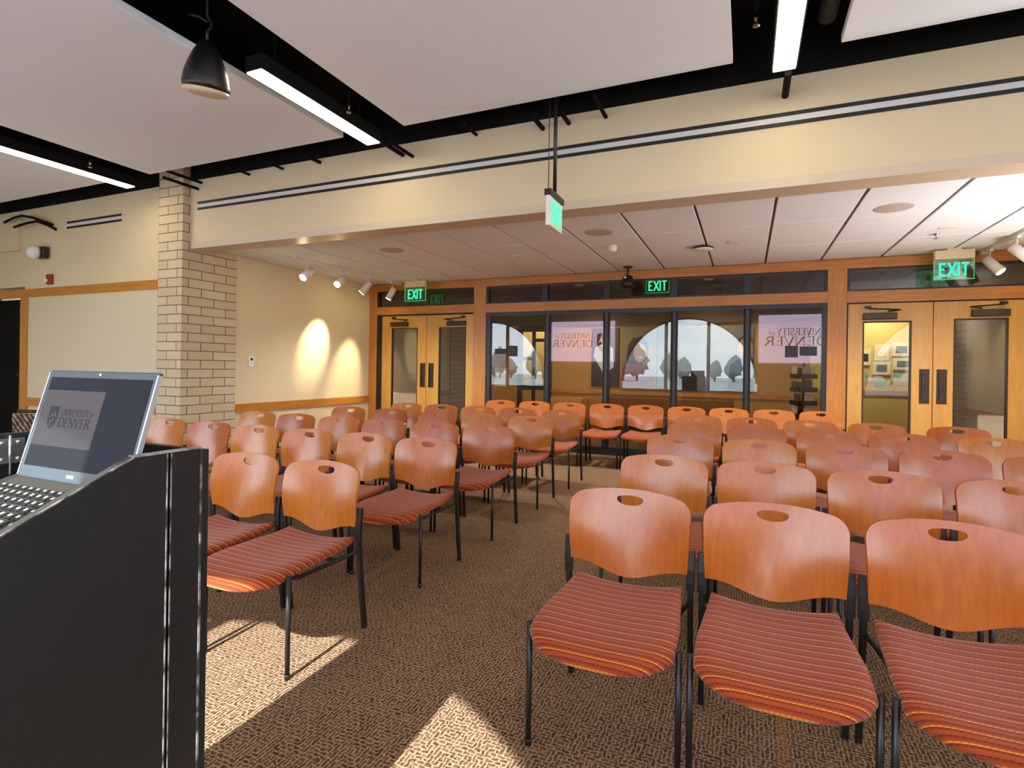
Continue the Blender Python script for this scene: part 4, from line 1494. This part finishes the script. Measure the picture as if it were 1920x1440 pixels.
def seat_bm():
    """upholstered seat: narrow at the back, bowed waterfall front, dished across"""
    bm = bmesh.new()
    nu, nv = 28, 28
    T = 0.058
    us = [math.sin(PI / 2 * (2 * k / nu - 1)) for k in range(nu + 1)]
    vs = [0.5 + 0.5 * math.sin(PI / 2 * (2 * k / nv - 1)) for k in range(nv + 1)]

    def prof(t, e=9.0):
        return max(0.0, 1 - abs(t) ** e) ** (1 / 2.2)

    top, bot = [], []
    for v in vs:
        rt, rb = [], []
        for u in us:
            yb = 0.215
            yf = -0.405 + 0.125 * abs(u) ** 4
            y = yb + (yf - yb) * v
            hw = 0.219 + 0.028 * min(1, v / 0.7) 
            x = u * hw
            mid = 0.426 + 0.026 * u * u * (1 - 0.35 * v) - 0.016 * max(0, (v - 0.70) / 0.30) ** 2 + 0.012 * max(0, 1 - v / 0.25) ** 2
            hgt = T * min(prof(u), prof(2 * v - 1, 14 if v > 0.5 else 9)) * 0.5
            rt.append(bm.verts.new((x, y, mid + hgt)))
            rb.append(bm.verts.new((x, y, mid - hgt)))
        top.append(rt)
        bot.append(rb)
    for i in range(nv):
        for j in range(nu):
            bm.faces.new((top[i][j], top[i][j + 1], top[i + 1][j + 1], top[i + 1][j]))
            bm.faces.new((bot[i][j], bot[i + 1][j], bot[i + 1][j + 1], bot[i][j + 1]))
    bmesh.ops.remove_doubles(bm, verts=bm.verts, dist=1e-5)
    return bm


def make_chair():
    t = thing('stacking_chair', 'cherry wood chair', 'chair', (0, 0, 0), 0, 'wooden-backed chairs in rows')
    finish(seat_bm(), 'seat', M['seat'], t, 60)
    finish(backrest_bm(), 'backrest', M['chair_wood'], t, 45)
    for s in (-1, 1):
        x = 0.257 * s
        m = MB()
        m.cyl((x, -0.252, 0.0), (x, -0.252, 0.440), 0.0105, seg=14)
        m.lathe([(0.012, 0.0), (0.0125, 0.02), (0.0106, 0.022)], (x, -0.252, 0), 14)
        m.build('leg', M['metal'], t)
    for s in (-1, 1):
        x = 0.252 * s
        m = MB()
        m.bar([(x, 0.262, 0.0), (x, 0.236, 0.20), (x, 0.212, 0.42), (x, 0.205, 0.50)], 0.022, 0.030)
        m.build('leg', M['metal'], t)
        m = MB()
        m.bar([(x, 0.205, 0.47), (x, 0.206, 0.55), (x, 0.214, 0.625)], 0.034, 0.022)
        m.build('back_upright', M['metal'], t)
    m = MB()
    for s in (-1, 1):
        x = 0.254 * s
        m.tube([(x, -0.252, 0.436), (x * 0.96, -0.235, 0.424), (x * 0.84, -0.15, 0.392), (x * 0.82, 0.10, 0.388), (x * 0.88, 0.18, 0.396), (x * 0.985, 0.212, 0.42)], 0.010, 8)
    m.tube([(-0.21, -0.14, 0.390), (0.21, -0.14, 0.390)], 0.010, 8)
    m.tube([(-0.21, 0.10, 0.388), (0.21, 0.10, 0.388)], 0.010, 8)
    m.build('seat_frame', M['metal'], t)
    return t


ORD = ['first', 'second', 'third', 'fourth', 'fifth', 'sixth', 'seventh', 'eighth', 'ninth']
proto = make_chair()
first = [True]
rj = random.Random(3)


def place(x, y, label):
    rz = rj.uniform(-0.02, 0.02)
    yy = y + rj.uniform(-0.012, 0.012)
    if first[0]:
        first[0] = False
        proto.location = (x, yy, 0)
        proto.rotation_euler = (0, 0, rz)
        proto['label'] = label
    else:
        dup(proto, (x, yy, 0), rz, label)


DY = 0.225
LEFT = [
    (2.258, [-2.043, -2.592]),
    (3.335, [-2.07 - 0.548 * k for k in range(6)]),
    (4.32, [-2.06 - 0.547 * k for k in range(6)]),
    (5.36, [-2.075, -2.635, -3.21, -3.85, -4.44]),
    (6.35, [-2.057, -2.63, -3.18, -3.74, -4.29]),
]
RIGHT = [
    (2.30, [-0.445, 0.103, 0.651]),
    (3.35, [-0.441, 0.107, 0.655, 1.203]),
    (4.44, [-0.465, 0.09, 0.650, 1.20, 1.752]),
    (5.53, [-0.454, 0.10, 0.667, 1.222, 1.84]),
    (6.49, [-0.495, 0.06, 0.62, 1.208, 1.87]),
]
PLACE = ['at the aisle', 'second from the aisle', 'third from the aisle', 'fourth from the aisle', 'fifth from the aisle', 'sixth from the aisle']
for i, (y, xs_) in enumerate(LEFT):
    for j, x in enumerate(xs_):
        place(x, y - DY, '%s chair with striped seat, %s row of the left block, %s' % ('wooden-backed', 'front' if i == 0 else ORD[i], PLACE[j]))
for i, (y, xs_) in enumerate(RIGHT):
    for j, x in enumerate(xs_):
        place(x, y - DY, '%s chair with striped seat, %s row of the right block, %s' % ('wooden-backed', 'front' if i == 0 else ORD[i], PLACE[j]))
for j in range(9):
    x = 0.89 - 0.5475 * (8 - j)
    y = 7.75 + (x + 2.9) * 0.075
    place(x, y - DY, 'wooden-backed chair in the rearmost row against the glass, %s from its left end' % ORD[j])

# dark patterned chair at the far left
t = thing('patterned_chair', 'black chair with a patterned fabric back, beyond the lectern at far left', 'chair', (-6.72, 3.05, 0), 0.15)
m = MB(); m.box(-0.23, 0.14, 0.50, 0.23, 0.18, 0.80, bevel=0.018, seg=3); m.build('backrest', M['zigzag'], t)
m = MB(); m.tube([(-0.25, 0.18, 0.42), (-0.25, 0.19, 0.74), (-0.20, 0.195, 0.82), (0.20, 0.195, 0.82), (0.25, 0.19, 0.74), (0.25, 0.18, 0.42)], 0.018, 10); m.build('back_frame', M['blackgloss'], t)
m = MB(); m.box(-0.24, -0.24, 0.40, 0.24, 0.20, 0.46, bevel=0.02, seg=2); m.build('seat', M['zigzag'], t)
for sx in (-1, 1):
    for sy in (-1, 1):
        m = MB(); m.cyl((sx * 0.23, sy * 0.21, 0), (sx * 0.22, sy * 0.19, 0.42), 0.012, seg=10); m.build('leg', M['blackgloss'], t)

# ------------------------------------------------------------------ lectern and laptop
LX, LY = -1.36, 0.48
t = thing('lectern', 'black scuffed lectern with raised sides at the left edge', 'lectern', (LX, LY, 0))
XI = 0.309


def side_profile(y0, y1):
    top = [(-0.40, 0.90), (-0.33, 0.93), (0.185, 1.17), (0.32, 1.17)]

    def z(y):
        for (a, za), (b, zb) in zip(top, top[1:]):
            if a <= y <= b:
                return za + (zb - za) * (y - a) / (b - a)
        return 1.17
    ysx = [y0] + [a for a, _ in top if y0 < a < y1] + [y1]
    return [(y0, 0.0), (y1, 0.0)] + [(y, z(y)) for y in reversed(ysx)]


for s in (1, -1):
    m = MB()
    m.prism(side_profile(-0.40, 0.250), 'X', s * XI, s * (XI - 0.018))
    m.build('side_panel', M['lectern'], t)
    m = MB()
    m.prism(side_profile(0.254, 0.320), 'X', s * XI, s * (XI - 0.018))
    m.build('side_panel', M['lectern'], t)
box_obj('front_panel', M['lectern'], t, -XI, 0.322, 0, XI, 0.338, 1.166)
m = MB()
m.prism([(-0.40, 0.835), (0.318, 1.085), (0.318, 1.070), (-0.40, 0.82)], 'X', -XI + 0.018, XI - 0.018)
m.build('shelf', M['liner'], t)
box_obj('back_panel', M['lectern'], t, -XI + 0.018, -0.395, 0.0, XI - 0.018, -0.38, 0.82)
m = MB()
for y in (0.247, 0.255):
    m.box(XI, y - 0.0012, 0.0, XI + 0.0012, y + 0.0012, 1.168)
m.box(XI - 0.001, 0.318, 0.0, XI + 0.0015, 0.3225, 1.17)
m.prism([(0.183, 1.170), (0.32, 1.170), (0.32, 1.173), (0.183, 1.173)], 'X', XI - 0.018, XI + 0.0015)
m.prism([(-0.33, 0.930), (0.185, 1.170), (0.185, 1.173), (-0.33, 0.933)], 'X', XI - 0.001, XI + 0.0015)
m.build('worn_edge', M['worn'], t)
m = MB()
m.prism([(-0.33, 0.9305), (0.185, 1.1705), (0.185, 1.1725), (-0.33, 0.9325)], 'X', XI - 0.018, XI - 0.001)
m.build('edge_lining', M['liner'], t)
m = MB()
m.box(-XI + 0.018, 0.235, 1.098, -XI + 0.021, 0.262, 1.158)
m.box(-XI + 0.018, 0.268, 1.098, -XI + 0.021, 0.295, 1.158)
m.cyl((-XI + 0.021, 0.265, 1.07), (-XI + 0.021, 0.265, 1.166), 0.003, seg=8)
for y in (0.248, 0.281):
    for z in (1.108, 1.148):
        m.lathe([(0.006, 0.003), (0.004, 0.006), (0.001, 0.007)], (-XI + 0.018, y, z), 10, 'X')
m.build('hinge', M['chrome'], t)

SL = math.atan((1.085 - 0.835) / 0.718)
LAPX = -1.2575
hy, hz = 0.660, 1.0985
t = thing('laptop', 'open laptop on the black lectern showing a grey slide on a dark desktop', 'laptop', (LAPX, hy, hz))
W2 = 0.183
Rb = Matrix.Rotation(SL, 4, 'X')
TH = 0.022
m = MB()
m.box(-W2, -0.25, -TH, W2, 0.012, 0.0, bevel=0.003, seg=1, rot=Rb)
base = m.build('base', M['liner'], t)
m = MB()
rows = [(-0.030, 14, 0.012), (-0.048, 15, 0.0165), (-0.068, 15, 0.0165), (-0.088, 14, 0.0165), (-0.108, 13, 0.0165), (-0.128, 9, 0.0165)]
lg = MB()
for y, n, d in rows:
    pw = 2 * (W2 - 0.012) / n
    for k in range(n):
        x = -W2 + 0.012 + pw * (k + 0.5)
        m.box(x - pw * 0.42, y - d * 0.44, 0.0, x + pw * 0.42, y + d * 0.44, 0.003, rot=Rb)
        lg.box(x - pw * 0.22, y - d * 0.05, 0.003, x + pw * 0.05, y + d * 0.30, 0.0034, rot=Rb)
kb = m.build('keys', M['keys'], t)
lg.build('key_legends', M['legend'], kb)
m = MB()
m.box(-0.05, -0.225, 0.0, 0.05, -0.155, 0.0006, rot=Rb)
m.build('touchpad', M['keys'], t)
# lid
LH = 0.236
Rl = Matrix.Translation((0, 0.004, 0.002)) @ Matrix.Rotation(-math.radians(15.0), 4, 'X')
m = MB()
m.box(-W2, 0.0, 0.0, W2, 0.010, LH, bevel=0.003, seg=2, rot=Rl)
lid = m.build('lid', M['lidgrey'], t)
for s in (-1, 1):
    m = MB()
    m.box(s * W2 - 0.002, -0.0012, 0.004, s * W2 + 0.002, 0.008, LH - 0.006, rot=Rl)
    m.build('lid_edge', M['silver'], lid)
m = MB()
m.box(-W2 + 0.012, -0.0008, 0.026, W2 - 0.012, 0.0, LH - 0.016, rot=Rl)
scr = m.build('screen', M['screen'], t)
sx0, sx1 = -W2 + 0.014, -W2 + 0.014 + 0.205
sz0, sz1 = 0.070, LH - 0.045
m = MB()
m.box(sx0, -0.0014, sz0, sx1, -0.0008, sz1, rot=Rl)
m.build('slide', M['slide'], scr)
mt = Rl @ Matrix(((1, 0, 0, sx0), (0, 0, -1, -0.0014), (0, 1, 0, sz0), (0, 0, 0, 1)))
w, h = sx1 - sx0, sz1 - sz0
l = MB()
th = h * 0.17
lettering(l, 'DENVER', w * 0.36, h * 0.34, th, mt, 0.15, 0.08, True, depth=0.0003, stretch=w * 0.54 / text_width('DENVER', th))
th2 = h * 0.12
xe = lettering(l, 'UNIVERSITY', w * 0.36, h * 0.545, th2, mt, 0.13, 0.08, True, depth=0.0003, stretch=w * 0.48 / text_width('UNIVERSITY', th2))
lettering(l, 'of', xe + w * 0.01, h * 0.55, th2 * 0.9, mt, 0.11, 0.08, False, depth=0.0003)
shield(l, w * 0.24, h * 0.50, w * 0.17, h * 0.42, mt, 0.0004)
l.build('slide_print', M['slide_ink'], scr)
l = MB()
shield_mark(l, w * 0.24, h * 0.50, w * 0.17, h * 0.42, mt, 0.0007)
l.build('shield_mark', M['slide'], scr)
m = MB()
m.box(-0.004, -0.0016, LH - 0.0105, 0.004, 0.0, LH - 0.006, rot=Rl)
m.build('webcam', M['silver'], lid)
m = MB()   # small pale maker's mark under the screen
for k, x in enumerate((-0.008, -0.002, 0.004, 0.010)):
    m.box(x - 0.0022, -0.0012, 0.0105, x + 0.0022, 0.0, 0.0165, rot=Rl)
m.build('badge', M['legend'], lid)

# ------------------------------------------------------------------ outdoors (seen only as a reflection)
struct('ground', M['grass'], (-80, -120, -0.6, 90, 60, -0.5))
rt = random.Random(8)
for k in range(46):
    x, y = -75 + k * 3.5 + rt.uniform(-0.6, 0.6), rt.uniform(-84, -66)
    hh = rt.uniform(2.8, 5.6)
    t = thing('tree', 'grey-green tree outside the arched windows', 'tree', (x, y, -0.5), 0, 'trees outside the arched windows')
    m = MB(); m.cyl((0, 0, 0), (0, 0, hh * 0.6), 0.18, 0.08, seg=8); m.build('trunk', M['bark'], t)
    m = MB()
    bmesh.ops.create_icosphere(m.bm, subdivisions=3, radius=1.0)
    ph = rt.uniform(0, 6)
    for v in m.bm.verts:
        n = 1 + 0.20 * math.sin(7 * v.co.x + ph) * math.sin(8 * v.co.z + ph) + 0.16 * math.sin(13 * v.co.y + 2 * ph)
        tp = 1 - 0.35 * v.co.z
        v.co = Vector((v.co.x * hh * 0.30 * n * tp, v.co.y * hh * 0.30 * n * tp, hh * 0.60 + v.co.z * hh * 0.42 * n))
    m.build('crown', M['leaf'], t, True)

# ------------------------------------------------------------------ light
w = bpy.data.worlds.new('world')
SC.world = w
w.use_nodes = True
N, L = w.node_tree.nodes, w.node_tree.links
bg = N['Background']
tc = N.new('ShaderNodeTexCoord')
sp = N.new('ShaderNodeSeparateXYZ')
L.new(tc.outputs['Generated'], sp.inputs[0])
rp = N.new('ShaderNodeValToRGB')
rp.color_ramp.elements[0].position = 0.0
rp.color_ramp.elements[0].color = (0.74, 0.87, 1.0, 1)
rp.color_ramp.elements[1].position = 0.6
rp.color_ramp.elements[1].color = (0.42, 0.62, 0.88, 1)
L.new(sp.outputs['Z'], rp.inputs['Fac'])
nz = N.new('ShaderNodeTexNoise')
nz.inputs['Scale'].default_value = 3.0
nz.inputs['Detail'].default_value = 5
mp = N.new('ShaderNodeMapping')
mp.inputs['Scale'].default_value = (1, 1, 3.5)
L.new(tc.outputs['Generated'], mp.inputs['Vector'])
L.new(mp.outputs['Vector'], nz.inputs['Vector'])
cr = N.new('ShaderNodeValToRGB')
cr.color_ramp.elements[0].position = 0.45
cr.color_ramp.elements[1].position = 0.65
L.new(nz.outputs['Fac'], cr.inputs['Fac'])
mx = N.new('ShaderNodeMix')
mx.data_type = 'RGBA'
mx.inputs['B'].default_value = (0.95, 0.96, 0.97, 1)
L.new(cr.outputs['Color'], mx.inputs['Factor'])
L.new(rp.outputs['Color'], mx.inputs['A'])
L.new(mx.outputs['Result'], bg.inputs['Color'])
bg.inputs['Strength'].default_value = 4.2

sun = bpy.data.lights.new('sun', 'SUN')
sun.energy = 8.0
sun.angle = math.radians(0.6)
sun.color = (0.93, 0.98, 1.0)
so = bpy.data.objects.new('sun', sun)
COL.objects.link(so)
so.rotation_euler = Vector((-0.04, 1.0, -0.857)).to_track_quat('-Z', 'Y').to_euler()
so.location = (-2, -20, 18)

# added unseen uplighter at the right, standing in for daylight on the bay ceiling
UX, UY, UZ = 3.0, 5.62, 1.12
t = thing('added_uplighter', 'added white uplighter standing in for daylight on the bay ceiling, out of frame', 'added lamp', (UX, UY, 0))
m = MB(); m.lathe([(0.16, 0.0), (0.16, 0.015), (0.03, 0.03)], (0, 0, 0), 28); m.build('base', M['white'], t)
m = MB(); m.cyl((0, 0, 0.03), (0, 0, UZ - 0.16), 0.014, seg=12); m.build('pole', M['white'], t)
m = MB(); m.lathe([(0.02, UZ - 0.16), (0.12, UZ - 0.12), (0.20, UZ - 0.03), (0.205, UZ), (0.195, UZ), (0.18, UZ - 0.03), (0.02, UZ - 0.10)], (0, 0, 0), 32); m.build('bowl', M['white'], t, True)
m = MB(); m.lathe([(0.005, UZ - 0.03), (0.17, UZ - 0.03), (0.17, UZ - 0.026), (0.005, UZ - 0.026)], (0, 0, 0), 28); m.build('diffuser', emat('added_uplighter_glow', (1.0, 0.97, 0.94, 1), 3.0), t)
spot('bay_fill_lamp', (UX, UY, UZ + 0.005), (-0.42, 0.0, 1), 150, 124, 0.5, (1.0, 0.97, 0.95), 0.16)

# ------------------------------------------------------------------ render look
vs = SC.view_settings
vs.view_transform = 'Standard'
vs.look = 'None'
vs.exposure = 1.3
vs.gamma = 1.0
vs.use_curve_mapping = False
cy = SC.cycles
cy.use_denoising = True
cy.max_bounces = 10
cy.diffuse_bounces = 7
cy.glossy_bounces = 4
cy.transparent_max_bounces = 16
cy.caustics_reflective = False
cy.caustics_refractive = False
cy.sample_clamp_indirect = 8.0
